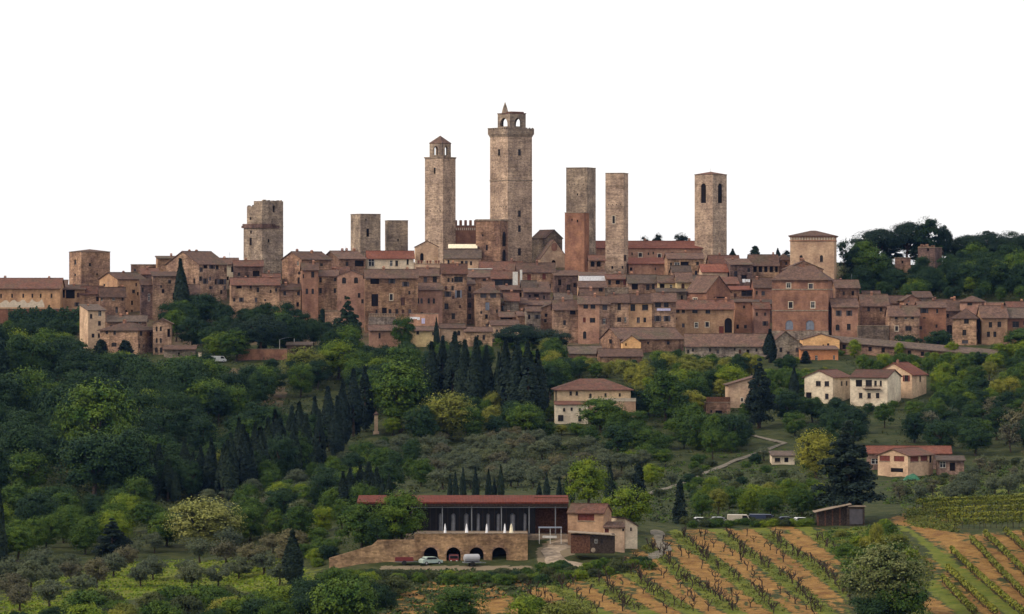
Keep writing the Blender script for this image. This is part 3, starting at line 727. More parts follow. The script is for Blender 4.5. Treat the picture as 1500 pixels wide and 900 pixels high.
# small lean-tos and back houses that fill the jumble
r_ = random.Random(3)
fill = [('low shed with a mossy roof wedged above the tan corner house',812,838,440,430),('small back house with a bright wall patch above the red plastered house',850,872,434,424),
 ('tiny brown lean-to under the broad red-brown roof',706,724,424,413),('narrow rear house beside the white glasshouse',764,786,424,412),('small house with a crooked roof behind the low cream house',738,760,440,430),
 ('dark shed roof below the ragged purple-brown house',770,792,456,450),('little brown house stacked behind the slim stepped house',664,690,424,408),('small tan house tucked under the terrace of pots',612,640,402,393),
 ('brown rear house behind the low-gabled pink house',486,512,402,392),('low house between the big gabled house and the cypress',272,292,430,418),('small stone house behind the long low tan house',384,410,410,402),
 ('dark back house between the brown house and the arched windows',444,468,390,381),('small rear house under the veranda house by the bell tower',984,1012,398,390),('brown lean-to behind the yellow house',1012,1036,412,404),
 ('little tan house behind the big brick gable',1060,1082,416,407),('small dark house above the recessed carport house',1104,1128,452,444),('rear roof behind the rose-pink house and the palace',1206,1226,436,428),
 ('small house with a rusty roof above the low house with two square windows',1264,1290,436,427),('brown house stacked behind the small pink gabled house',1340,1366,436,428),('low back house behind the four-windowed house',1418,1442,452,446),
 ('small ochre house between the convent and the low brown tower',62,98,418,411),('brown back house below the low brown tower',118,150,430,420),('stone back house under the plain tan house',206,232,402,394)]
for lab, a_, b_, yt_, yr_ in fill:
    H(lab, a_, a_+1, b_, yt_, yt_+34, phi=r_.uniform(3,7), roof=r_.choice(('gu','su','gu')), yr=yr_, wall=r_.choice(('stone','brown','dark','ochre','brown','pink','grey')), tile=r_.choice(('brown','grey','rust')), d=min(dt(yt_+16), 1418), dep=6, chim=r_.choice((0,1)), noclear=True)
# ---- town houses ------------------------------------------------------------
h = H('long tan convent range with a red-brown roof and a row of slit windows', -30, -30, 88, 422.5, 452, roof='gu', yr=408.5, wall='ochre', tile='rust', win=[(x,433.5,2.6,6) for x in (-14,1.5,17.7,34,47.4,59.5,75.4)], dep=13, name='convent', cat='convent', chim=2)
mb = MB(); random.seed(5); pts = []
N = 26
for k in range(N+1):
    x = -30 + 95*k/N; pts.append((h.u(x), h.z(441.5 + 2.4*math.sin(k*1.7)+random.uniform(-1.3,1.3) + (6 if k >= N else 0))))
poly = [(h.u(-30), h.z(450.5))] + pts + [(h.u(65), h.z(450.5))]
mb.ext(poly, 'y', -.03, .02); q = mb.build('plaster_patch', M['trim'], h.o); q['label'] = 'patch of old whitish render'
random.seed(11)
H('small wing with a dark open loggia at the end of the long convent', 88, 88, 124, 424.5, 446, roof='su', yr=418, wall='ochre', tile='brown', win=[(92,430.5,6,12,'o'),(103,431,13,13,'o')], dep=8)
H('tall narrow pale plastered house with a white window, beside the ivy wall', 113, 129, 153, 455, 503, phi=25, roof='su', yr=447, wall='pale', tile='grey', win=[(145.5,459.5,4.5,8,'lb'),(145,474,4,7),(136,492,4,6)], dep=9, d=1282)
H('reddish retaining wall with ivy under the long convent', -30, -30, 118, 453, 476, roof='flat', wall='brick', dep=2.5, name='retaining_wall', cat='wall', d=1326)
H('ochre house with a half-hipped roof next to the low brown tower', 142, 172, 210, 409, 442, phi=40, roof='gu', yr=400, wall='ochre', win=[(174.5,423,5,6.5,'o'),(194,427,4,5),(150,418,3,4)], chim=1)
H('small brown house with three pale-curtained windows below the ochre house', 143, 146, 183, 433, 466, phi=10, roof='gu', yr=422, wall='brown', win=[(149,437.5,3,7,'l'),(166,437.5,4,6,'l'),(179,438,3,6),(170.5,454,3.6,9,'a')], d=1325)
H('narrow dark house with a long white door between two tan houses', 204, 206, 224, 417, 448, phi=10, roof='su', yr=410, wall='dark', win=[(218,436,3,11,'l'),(209,425,3,7)], chim=0)
H('tan house with a stained wall and dark doorway beside the tall cypress', 222, 224, 262, 405, 449, phi=8, roof='su', yr=399, wall='stone', win=[(255,434,5,10,'o'),(236,420,3,4)], chim=0)
H('roof terrace house with flowerpots and a long shaded loggia on the skyline', 190, 192, 241, 388, 410, phi=6, roof='flat', wall='brown', win=[(226,394,26,4.5,'o')], d=1400)
H('plain tan house rising behind the roof terrace house', 227, 231, 262, 379, 418, phi=14, roof='su', yr=376, wall='stone', win=[(253,392,3,6)], d=1392)
H('big gabled brown house with a weathered side and several shuttered windows', 240, 291, 329, 387, 432, phi=50, roof='gu', yr=369, wall='stone', win=[(300,391,5,5,'o'),(309,391,4,6,'sg'),(316,392,4,6),(300,412,3.4,8,'sg'),(314,413,3,8),(322,413,6,8,'sg'),(321.5,428,3,6),(284,412,3,8),(262,400,3,5)], chim=2)
H('house with a white-walled roof terrace squeezed between darker houses', 319, 319, 347, 387, 410, roof='gu', yr=379, wall='white', win=[(330,394,5,9),(341,395,5,8,'o')], d=1388)
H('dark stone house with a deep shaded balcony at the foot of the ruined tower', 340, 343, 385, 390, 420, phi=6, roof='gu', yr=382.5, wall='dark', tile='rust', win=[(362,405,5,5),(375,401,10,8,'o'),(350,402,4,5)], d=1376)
H('long low tan house with small scattered windows above the dark thicket', 329, 339, 409, 417.5, 450, phi=8, roof='gu', yr=408, wall='stone', tile='rust', win=[(350,421,8,4,'o'),(367,420.5,3,5),(377.5,425,3.6,7),(396,427,2.5,5),(388,440,2.5,3),(404,425,3,5)], chim=2)
H('small low house with a sloping tile roof beside the arched window house', 408, 410, 440, 424.5, 448, phi=6, roof='gu', yr=417, wall='stone', win=[(417,430,4,6),(437,430,4,6,'a')])
H('big brown house with a bare gable wall beside the ruined tower', 411, 442, 483, 380, 428, phi=40, roof='gu', yr=369.5, wall='brown', win=[(436,386,3,6,'l'),(438,400,4,5,'a'),(455,386,5,5),(437,411,3.5,9,'g'),(470,388,4,4)], chim=2)
H('pinkish tan house with two small arched windows over a bare base', 441, 443, 466, 395.5, 450, phi=6, roof='gu', yr=386, wall='pink', win=[(458,402.5,4.6,9),(444.5,405,2,6),(449.5,427,3.6,8,'a'),(458,427,3.6,8,'a')])
H('tan house with evenly set windows between two pinkish houses', 466, 466, 495, 404.5, 450, roof='gu', yr=396.5, wall='stone', win=[(469.5,410.5,3.6,7),(491,410,3.6,5),(469.5,426,3.8,8),(490.5,426,3.4,7)], d=1346)
H('upper house with a shaded veranda and television aerials on the ridge', 468, 497, 535, 379.5, 405, phi=20, roof='gu', yr=368.5, wall='brown', win=[(508,387,4,6),(526,386,13,9,'o')], d=1398, chim=3)
H('low-gabled pink house with a pair of large arched windows', 494, 494, 535, 405, 457, roof='gv', yr=397, wall='pink', win=[(504,411,6,9,'a'),(521.5,411,6,9,'a'),(526,433,4,7),(531,441.5,3.6,6),(506,436,3,5)], chim=0, over=.25)
H('short garden wall of pale stone above the dark trees', 476, 476, 502, 456, 474, roof='flat', wall='stone', dep=3, name='garden_wall', cat='wall')
h = H('pale pink modern villa with a bright red roof below the two low towers', 535, 538, 606, 378.5, 402, phi=4, roof='gu', yr=368.5, wall='white', tile='red', win=[(544,385,9,11,'gl'),(573,386,4,9,'l'),(581,386,4,8),(597,384,3,8)], name='villa', cat='villa', chim=0, d=1404)
H('plain gabled cream house with one dark arched window below the lantern tower', 608, 609, 642, 362, 394, phi=4, roof='gv', yr=353.5, wall='pale', win=[(618,376.5,5,11,'ao')], chim=0, over=.25, d=1412)
h = H('small terrace with a row of pots in front of the cream gabled house', 607, 607, 645, 387, 400, roof='flat', wall='pale', dep=4, name='terrace', cat='terrace', d=1392)
for k in range(9):
    s = h.Lr*(k+.5)/9; mb = MB(); mb.lathe([(.16,0),(.22,.35),(.24,.4),(.1,.45),(.35,.8),(.1,1.1)], (s,.15,h.zt+.183), 6); mb.build('flowerpot', M['shut_red'] if k%3 else M['trim'], h.o)
h = H('house with a long cream awning over its roof terrace', 651, 651, 704, 378, 398, roof='gu', yr=366.5, wall='pale', tile='grey', win=[(657,385,3,8),(690,386,3,6)], d=1404, chim=0)
mb = MB(); mb.ext([(h.Ll*.5,h.z(366)+.5),(h.Ll*.5+4,h.z(359.5)+.4),(h.Ll*.5+4,h.z(359.5)+.5),(h.Ll*.5,h.z(366)+.62)], 'x', h.u(656), h.u(699)); mb.build('awning', M['awning'], h.o)
for x in (657,678,698):
    mb = MB(); mb.tube([(h.u(x),h.Ll*.5+.1,h.z(372)),(h.u(x),h.Ll*.5+.1,h.z(366)+.5)],[.06,.06],5); mb.build('awning_pole', M['metal'], h.o)
H('tan house with a dark loggia and a big doorway, long roofed and broad', 533, 535, 612, 407, 466, phi=4, roof='gu', yr=395.5, wall='stone', win=[(549,412.5,13,8,'o'),(574,411.5,5,8,'sg'),(594,416.5,5,7,'sg'),(573,435.5,4.4,9,'t'),(590,442,6,12,'d'),(549,440,10,18,'o'),(563,456,7,10,'o')], chim=2)
H('little upper storey with a bright window above the twin-window house', 612, 612, 644, 404, 426, roof='gu', yr=394, wall='brown', win=[(623,410,5,8,'cg'),(637,409.5,6,9,'b')], d=1372)
H('reddish house with two pairs of arched windows, below the little upper storey', 597, 598, 648, 424.5, 470, phi=3, roof='gu', yr=415.5, wall='pink', win=[(612.5,441,3.4,8,'a'),(617.5,441,3.4,8,'acg'),(628,441,3.2,8,'a'),(635.5,441,3.2,8,'a'),(605,432,3,8,'cg'),(618,461,6,7,'a')], d=1330)
H('tall tan house with blue-grey shutters and a line of washing', 646, 647, 684, 400.5, 480, phi=3, roof='gu', yr=387.5, wall='stone', tile='rust', win=[(657,410.5,3.4,6),(663,410.5,3,6),(671.5,409.5,13,8),(656,431,5,8,'sg'),(671.5,431,5,11,'sb'),(654,449,6,9),(664,463.5,5,9)], d=1334, chim=2)
H('slim stepped house with an arched window beside the tall tan house', 683, 684, 696, 417, 480, phi=4, roof='su', yr=411, wall='brown', win=[(688,423,4,7,'o'),(688,433,5,7,'b'),(688,447,5,8,'a'),(688,464,4.6,8)], d=1338, chim=0)
H('house with stacked terraces and pale cornices behind the slim stepped house', 684, 684, 721, 406.5, 426, roof='su', yr=397, wall='stone', win=[(692,412.5,6,9),(709.5,413,5,8)], d=1376)
h = H('upper terrace room with long bands of glass under a flat roof', 683, 683, 720, 394, 410, roof='flat', wall='dark', win=[(701,400,30,5)], d=1390, dep=7)
mb = MB(); mb.box(-.4,h.Lr+.3,-.5,-.121,h.zt-.15,h.zt+.1); mb.build('cornice', M['wframe'], h.o)
H('house with a broad red-brown roof in front of the arched tower block', 702, 704, 766, 401, 420, phi=3, roof='gu', yr=384, wall='brown', tile='rust', win=[(733,407,10,6,'o')], d=1394, dep=12)
h = H('dark glazed veranda house with a white glasshouse and white chimney', 720, 720, 755, 408, 428, roof='gu', yr=398, wall='dark', tile='rust', win=[(737,414,28,9)], d=1368)
mb = MB(); mb.box(h.u(751),h.u(758.5),-1.0,1.2,h.z(421),h.z(398.5)); mb.build('glasshouse', M['wframe'], h.o)
mb = MB(); mb.box(h.u(761.5),h.u(765),-.6,.4,h.z(419),h.z(395.5)); mb.build('white_chimney', M['wframe'], h.o)
H('broad brown house with two red-shuttered windows below the church', 757, 758, 813, 398.5, 432, phi=3, roof='gu', yr=386, wall='stone', win=[(775,408,5.5,12,'cr'),(797,405.5,5,8.5,'cr'),(805,420,4,8)], d=1384)
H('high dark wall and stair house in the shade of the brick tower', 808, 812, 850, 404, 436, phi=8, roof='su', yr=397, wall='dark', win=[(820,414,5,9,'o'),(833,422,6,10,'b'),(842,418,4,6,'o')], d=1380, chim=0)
H('tan house with blue louvred shutters and a low hipped roof', 696, 697, 733, 428.5, 482, phi=4, roof='hip', yr=418, wall='stone', win=[(708,433,9,7,'cg'),(722.5,433,9,7,'cg'),(714,449,6,12,'cb'),(705,458,3,4),(728,456,3,5)], d=1326, chim=0)
H('small dark house with two narrow windows in the jumble of roofs', 733, 735, 772, 425, 448, phi=6, roof='su', yr=419, wall='dark', win=[(747,434,4,7),(737,433,3,6),(762,432,5,6,'o')], d=1356)
H('ragged purple-brown house full of pipes and small openings', 766, 768, 806, 428, 450, phi=5, roof='su', yr=414, wall='dark', win=[(776,434,3,4,'o'),(786,433,7,4,'o'),(797,436,3,5)], d=1352)
H('low cream house with three little windows under a long eave', 733, 734, 772, 444.5, 466, phi=4, roof='gu', yr=437, wall='stone', win=[(735.5,452,4,8),(756,452,6,8),(767,455,4,5)], d=1336)
H('low house with a deep shaded loggia in the middle of the jumble', 772, 773, 807, 447, 466, phi=4, roof='gu', yr=441, wall='brown', win=[(782,450.5,12,6,'o'),(798,450.5,10,7,'o')], d=1340)
H('small ochre-brown house with a single square window above the great pine', 757, 758, 791, 463, 488, phi=4, roof='gu', yr=457, wall='stone', win=[(777.5,468.5,5,6)], d=1318)
H('low shed house with a dark slit under its roof near the great pine', 731, 732, 758, 464.5, 486, phi=4, roof='gu', yr=458, wall='brown', win=[(742,466.5,18,3,'o')], d=1322)
H('pale low outhouse at the foot of the house with blue louvred shutters', 718, 719, 760, 476.5, 500, phi=4, roof='gu', yr=470, wall='pale', win=[(728,485,3,4)], d=1300, chim=0)
H('stepped house end with a sloping parapet beside the great pine', 790, 792, 813, 452, 482, phi=6, roof='sr', yr=444, wall='brown', win=[(800,462,4,5,'o'),(799,470,4,5)], d=1328, chim=0)
H('yellowish low house behind a bare young tree below the washing', 600, 601, 641, 484.5, 508, phi=3, roof='gu', yr=479, wall='yellow', win=[(612,487.5,4,5),(635,489,4,4.5)], d=1288, chim=0)
h = H('pink courtyard wall with white washing hung before it', 600, 600, 642, 460, 482, roof='flat', wall='pink', dep=3, name='courtyard_wall', cat='wall', d=1304, win=[(620,461.5,6,0.5)])
for x, y, w_, hh, mt in ((606,466,11,3,'cloth'),(620,470.5,5,8,'lilac'),(613,467,4,4,'cloth')):
    o = thing('hanging_washing', {606:'flat white sheet hanging on the pink courtyard wall',620:'long lilac-white cloth hanging on the pink courtyard wall',613:'small white shirt hanging on the pink courtyard wall'}[x], 'washing', tuple(P(x, y+hh/2, 1302.8)))
    mb = MB(); n = 6; ww = w_*h.m; H_ = hh*h.m
    vs = [(ww*(i/n-.5), .08*math.sin(i*2.1), H_*j) for j in (0,1) for i in range(n+1)] ; vs += [(a_, b_+.03, c_) for a_, b_, c_ in vs]
    mb.add(vs, [(i,i+1,n+2+i,n+1+i) for i in range(n)] + [(2*n+2+i,2*n+3+i,3*n+4+i,3*n+3+i) for i in range(n)]); mb.build('cloth', M[mt], o)
H('cream house end with one arched window behind the round bushes', 644, 645, 681, 481, 505, phi=3, roof='gu', yr=475, wall='pale', win=[(672,488,4.6,7,'a')], d=1292, chim=0)
H('low tan outbuilding with a long brown roof next to the cream house end', 680, 681, 721, 486, 506, phi=3, roof='gu', yr=480, wall='stone', d=1290, chim=0, win=[(700,493,3,4)])
h = H('grey stone terrace with a balustrade above the thicket', 540, 540, 579, 465, 480, roof='flat', wall='grey', dep=4, name='terrace', cat='terrace', d=1308)
for k in range(16):
    s = h.Lr*(k+.5)/16; mb = MB(); mb.lathe([(.12,0),(.2,.3),(.1,.6),(.14,.9)], (s,.15,h.zt+.183), 6); mb.build('baluster', M['coping'], h.o)
mb = MB(); mb.box(0,h.Lr,-.02,.32,h.zt+1.083,h.zt+1.25); mb.build('handrail', M['coping'], h.o)
H('low pink-brown house with one slit window under the stone terrace', 540, 541, 583, 484.5, 514, phi=3, roof='gu', yr=477, wall='pink', win=[(556,492,3,8)], d=1286, chim=0)
# central lower terrace of houses
H('tan corner house with a sloped pale-edged roof and one small window', 810, 811, 847, 453.5, 495, phi=3, roof='gu', yr=440.5, wall='stone', win=[(839,458,8,6,'o'),(827,473,4,7)], d=1300)
H('red plastered house with four brown-framed windows in the terrace row', 847, 847, 878, 445, 497, roof='gu', yr=434.5, wall='pink', win=[(858,449.5,7,6),(868.5,449.5,7,6),(856,469,4,7,'cr'),(868,469.5,8,7),(856.5,491,5,11,'a')], d=1298)
H('narrow tan house with a white window between dark shutters', 878, 878, 893, 445.3, 495, roof='gu', yr=434.8, wall='stone', win=[(886,450.5,7,8,'cg'),(885,471,3.6,8,'sl')], d=1298.4, chim=0)
H('plain tan house with a tall dark upper window next to the white-windowed house', 893, 893, 921, 443, 492, roof='gu', yr=432, wall='stone', win=[(907,449.5,5,10),(907,468.5,6,7),(916,468.5,3,7,'l')], d=1299)
H('ochre-brown house with two green-grey shuttered windows in the terrace row', 921, 921, 955, 443.5, 492, roof='gu', yr=431.5, wall='ochre', win=[(927,451,7,10),(945,450.5,9,8),(935,469,4.6,8,'cg'),(944.5,469,4,7)], d=1299.6)
h = H('house with white washing below its upper windows, beside the tan gatehouse', 955, 955, 990, 441.5, 492, roof='gu', yr=430, wall='stone', win=[(964,447,9,7),(976,447,7,7),(963.5,467,5,8,'sg'),(977,467,5,8,'sg'),(970,480,3,4)], d=1300)
mb = MB(); mb.box(h.u(962),h.u(982),-.5,-.42,h.z(455.5),h.z(452)); mb.build('washing', M['lilac'], h.o)
h = H('low house with a long white awning under a brown roof', 847, 848, 888, 421, 440, phi=3, roof='gu', yr=413, wall='ochre', win=[(858,426,3,6),(867,427,4,8,'d'),(880,425,6,5)], d=1352, chim=0)
h = H('small flat house end behind the long white awning', 848, 849, 888, 404, 425, phi=2, roof='su', yr=399.5, wall='white', d=1366, chim=0)
mb = MB(); mb.box(-.2,h.Lr,-1.2,-.3,h.z(411.5),h.z(404.5)); mb.build('awning', M['cloth'], h.o)
H('small house with a rust-red roof and a stone yard wall', 887, 888, 921, 409, 432, phi=2, roof='gu', yr=403, wall='brown', tile='rust', win=[(893,414,4,7),(905,414,6,6,'o'),(915,414,4,8,'cr')], d=1362)
H('grey stone yard wall below the rust-roofed house', 886, 886, 921, 422, 438, roof='flat', wall='grey', dep=3, name='yard_wall', cat='wall', d=1346)
H('broad low house with a mossy roof and cluttered balcony', 919, 920, 963, 414.5, 436, phi=2, roof='gu', yr=403.5, wall='stone', tile='grey', win=[(930,420,9,9,'o'),(949,421,5,9),(957,420,4,8,'b')], d=1350)
H('small brown-roofed house with dark glazing next to the yellow house', 963, 964, 992, 414, 436, phi=2, roof='gu', yr=404.5, wall='yellow', win=[(970,420,7,8,'o'),(983,421,4,8,'l')], d=1346, chim=0)
H('yellow house with one tall arched brown shuttered window', 990, 991, 1014, 413, 436, phi=3, roof='gu', yr=400, wall='yellow', win=[(1000.5,421.5,4.6,12,'ac')], d=1342, chim=0)
H('rough grey wall of sheds below the yellow house', 962, 963, 1006, 428, 446, phi=2, roof='su', yr=423, wall='grey', tile='grey', win=[(970,434,3,4,'o'),(990,435,4,4,'o')], d=1334, chim=0)
H('long red-roofed monastery with small round windows behind the terrace row', 873, 874, 1046, 363.5, 400, phi=2, roof='gu', yr=354, wall='pink', tile='red', win=[(938,373.5,5,6,'at'),(966,375,4.6,6,'at'),(950,372,2,4),(926,372,2,4),(957,371,2,4),(985,372,4,5)], d=1438, chim=2, name='monastery', cat='monastery', dep=14)
H('low red-roofed aisle along the front of the long monastery', 921, 921, 978, 386.5, 408, roof='su', yr=378.5, wall='pink', tile='red', dep=8, chim=0, d=1408, win=[(960,394,2,4)])
H('house with a wide dark veranda below the bell tower', 975, 978, 1031, 379, 404, phi=5, roof='gu', yr=371.5, wall='stone', win=[(983,388,3,6),(992,388,8,7,'l'),(1003,388,12,9,'o'),(1022,386,4,5)], d=1396)
H('small loggia with two arches between the twin towers', 862, 863, 886, 381, 402, phi=3, roof='gu', yr=374.5, wall='brown', tile='rust', win=[(868,387,6,8,'ao'),(877,387,6,8,'ao')], d=1398, chim=0, dep=5)
H('brick house with a big brown roof and bare gable wall', 1006, 1035, 1072, 427.5, 452, phi=42, roof='gv', yr=404.5, wall='brick', tile='brown', win=[(1019,439,5.5,4.5,'lt'),(1055,436,18,2,'o'),(1048,424,2,4),(1060,425,3,5)], d=1328, chim=0, over=.5)
H('small house with a bright red-brown roof above the big gable', 1027, 1028, 1066, 398, 412, phi=4, roof='gu', yr=388, wall='pale', tile='red', d=1378, chim=0)
H('house under the bell tower with a broad rusty roof', 1038, 1040, 1084, 388, 404, phi=5, roof='gu', yr=375, wall='brown', tile='rust', d=1404, win=[(1072,392,3,4)])
H('long ochre gatehouse front with two rows of windows and hanging plants', 987, 988, 1075, 452.5, 492, phi=2, roof='gu', yr=440.5, wall='ochre', tile='rust', win=[(993,456,5,5),(1001,456,5,5),(1018,456.5,8,5),(1037,456.5,7,6),(990.5,467,2,3),(1001,477,4,6,'cg'),(1020,476.5,4.6,7,'lt'),(1036,475.5,5,7,'t'),(1057,484,7,12,'dr'),(1067,477,11,22,'ao')], d=1312, chim=3)
H('high brown wall house beside the shaded carport', 1075, 1077, 1106, 443, 490, phi=6, roof='su', yr=439, wall='brick', win=[(1090,450,3,4)], d=1322, chim=0)
H('recessed house with a dark carport under a pale metal roof', 1104, 1105, 1134, 446, 490, phi=3, roof='su', yr=440, wall='dark', tile='grey', win=[(1117,478,22,9,'o'),(1119,458,8,8,'cr')], d=1340, chim=0)
H('house with a curved red roof edge and a dark window band', 1069, 1071, 1105, 425, 446, phi=4, roof='su', yr=420, wall='brown', tile='red', win=[(1094,430,16,8)], d=1356, chim=0)
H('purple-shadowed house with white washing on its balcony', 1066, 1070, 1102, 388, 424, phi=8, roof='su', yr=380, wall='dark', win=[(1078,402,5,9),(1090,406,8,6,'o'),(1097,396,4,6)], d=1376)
h = H('house with a row of posts along its shady top floor', 1097, 1099, 1141, 388.5, 414, phi=4, roof='gu', yr=374, wall='stone', win=[(1106,394,5,10,'o'),(1114,394,5,10,'o'),(1122,394,5,10,'o'),(1130,394,5,10,'o'),(1137.5,394,4,10,'o')], d=1386)
o = thing('hanging_washing', 'white washing on the balcony of the purple-shadowed house', 'washing', tuple(P(1093,414,1372)))
mb = MB(); mb.box(-1.3,-.2,0,.05,0,1.2); mb.box(-.1,.6,.02,.07,.2,1.1); mb.box(.7,1.3,0,.05,.1,1.1); mb.build('cloth', M['cloth'], o)
H('small square house with a flat-pitched roof next to the fortified tower', 1139, 1140, 1160, 380, 410, phi=3, roof='hip', yr=373, wall='brown', win=[(1141.5,384,2.4,4),(1152,386,3,5)], d=1390, chim=0)
H('brick-red house with a mossy hipped roof beside the brick palace', 1103, 1105, 1134, 421, 446, phi=4, roof='gu', yr=408, wall='brick', win=[(1118,430,5,6,'cg')], d=1352)
h = H('massive three-storey brick palace with great arched windows at its base', 1132, 1213, 1223, 409, 502, phi=78, roof='hip', yr=391, wall='brick', tile='brown', name='palace', cat='palace', win=[
    (1156,418.5,6,7,'lt'),(1188,419.5,6,7,'cgt'),(1159,447,5.6,9,'t'),(1191,447,5.6,9,'lt'),(1157,476.5,11,14,'acb'),(1187,476.5,12,14,'acb')], d=1306, chim=2)
string_course(h, 425, M['coping'], .12, .35); string_course(h, 456, M['coping'], .12, .35)
mb = MB(); mb.box(-.14,h.Lr,-.14,-.02,0,h.z(485)); mb.box(-.14,-.02,-.02,h.Ll+.1,0,h.z(485)); mb.build('stone_base', W['grey'], h.o)
H('rear block with a low gable rising over the brick palace roof', 1149, 1150, 1206, 395, 420, phi=3, roof='gv', yr=383, wall='brown', d=1350, chim=2, over=.3)
H('rose-pink house with two shuttered windows over two plain ones', 1218, 1219, 1257, 449.5, 490, phi=3, roof='gu', yr=438, wall='pink', win=[(1228.5,459,4.4,8,'sg'),(1244,459,4.4,8,'sg'),(1227,480,6,9,'a'),(1243.5,479,5.6,9)], d=1306, chim=0)
H('brown upper house behind the rose-pink house, flat fronted', 1222, 1224, 1259, 421.5, 452, phi=3, roof='gu', yr=411, wall='brown', win=[(1236,430,3,5)], d=1334)
H('low house with two square windows above a terraced garden', 1260, 1262, 1302, 447.5, 480, phi=3, roof='gu', yr=432, wall='brown', win=[(1272.5,453.5,4,6),(1291,453.5,4,6)], d=1316, chim=1)
H('mossy garden terrace wall beside the rose-pink house', 1256, 1257, 1302, 478, 500, roof='flat', wall='grey', dep=4, name='garden_wall', cat='wall', d=1298)
H('tan house with a white arched window and a wide dark window', 1302, 1303, 1347, 462.5, 498, phi=3, roof='gu', yr=448.5, wall='stone', win=[(1313,466,4,4),(1327,466,3.4,4,'l'),(1337,466,4,4),(1313.5,481.5,4.4,7,'at'),(1331,481.5,9.5,7)], d=1300)
H('small pink gabled house peeping over the tan house roofs', 1322, 1324, 1348, 440, 466, phi=5, roof='gv', yr=433, wall='pink', win=[(1343.5,443.5,3,5),(1331,441,3,4,'l')], d=1334, chim=0)
H('low roof block between the two gabled houses on the terrace', 1303, 1305, 1326, 444, 462, phi=3, roof='gu', yr=434, wall='brown', d=1342, chim=0)
H('rosy brick house with small uneven windows and a drainpipe', 1345, 1346, 1386, 450.5, 498, phi=3, roof='gu', yr=442.5, wall='brick', win=[(1354,455.5,6,7,'sg'),(1354,466,4,2),(1348.5,480.5,4.4,5),(1373,456,3,6),(1372,478,3,5)], d=1304)
H('shaded recessed house with an arched doorway', 1380, 1382, 1409, 454.5, 502, phi=3, roof='gu', yr=440, wall='dark', win=[(1391,483,8,14,'ab')], d=1318, chim=2)
H('long roof of houses along the back of the terrace', 1347, 1349, 1410, 448, 466, phi=3, roof='gu', yr=439.5, wall='brown', d=1338, chim=2)
H('square turret house with a flat hipped roof and one window', 1407, 1434, 1447, 441.5, 480, phi=72, roof='hip', yr=434.5, wall='pink', win=[(1421,445.5,7,4,'b')], d=1316, chim=0)
H('tall pale house with three staggered windows and an iron balcony', 1396, 1430, 1438, 465.5, 508, phi=78, roof='hip', yr=453, wall='stone', win=[(1416,470,7,9),(1413,487.5,5.6,8.5),(1414,501,9,5,'cg'),(1434,492,5,12,'o'),(1434,476,5,14,'o')], d=1294, chim=0)
H('tan house with four square windows set close together', 1436, 1438, 1476, 464.5, 510, phi=3, roof='gu', yr=449, wall='ochre', win=[(1451,476,5,8),(1464,475.5,5.6,8),(1448,490,4.6,8),(1457.5,490,4.6,8)], d=1296)
H('low pink parapet behind the house with four square windows', 1444, 1445, 1470, 443.5, 466, roof='flat', wall='pink', d=1326)
H('orange-pink house with grey upper boarding at the end of the terrace', 1475, 1476, 1530, 465, 508, phi=3, roof='gu', yr=452, wall='brick', tile='grey', win=[(1488,475.5,10,9,'b')], d=1298, chim=0)
H('small upper house with a rusty roof above the boarded house', 1474, 1477, 1530, 452.5, 480, phi=3, roof='gu', yr=443, wall='grey', tile='rust', d=1322, win=[(1490,457,12,4)])
# long roofed wall walk
a = P(1208,491,1266); bq = P(1458,513,1246); dv = (bq-a); L = dv.xy.length
o = thing('roofed_wall', 'long low wall with a sloping tiled roof below the terrace houses', 'wall', (a.x, a.y, min(a.z, bq.z)-8), math.atan2(dv.y, dv.x))
zA, zB = a.z-o.location.z, bq.z-o.location.z
mb = MB(); n = 24
for k in range(n):
    x0_, x1_ = L*k/n, L*(k+1)/n; za, zb_ = zA+(zB-zA)*k/n-1.9, zA+(zB-zA)*(k+1)/n-1.9
    mb.add([(x0_,0,-2),(x1_,0,-2),(x1_,0,zb_),(x0_,0,za),(x0_,3,-2),(x1_,3,-2),(x1_,3,zb_+1.5),(x0_,3,za+1.5)], [(0,1,2,3),(4,5,6,7)])
mb.add([(0,0,-2),(0,3,-2),(0,3,zA-.4),(0,0,zA-1.9)], [(0,1,2,3)]); mb.add([(L,0,-2),(L,3,-2),(L,3,zB-.4),(L,0,zB-1.9)], [(0,1,2,3)])
mb.build('wall', W['brown'], o)
mb = MB(); vs = []
for x, z in ((-.4,zA),(L+.4,zB)):
    vs += [(x,-.9,z-1.95),(x,3.3,z-.2),(x,3.3,z+.02),(x,-.9,z-1.73)]
mb.add(vs, [(0,1,5,4),(1,2,6,5),(2,3,7,6),(3,0,4,7),(0,3,2,1),(4,5,6,7)]); mb.build('roof', RF['grey'], o)
for k in range(13):
    t = (k+.5)/13; mb = MB(); x = L*t; mb.box(x-.55,x+.55,-.03,.05,zA+(zB-zA)*t-3.9,zA+(zB-zA)*t-2.5); mb.build('opening', M['void'], o)
clear.append((1210,490,1455,516,1246))
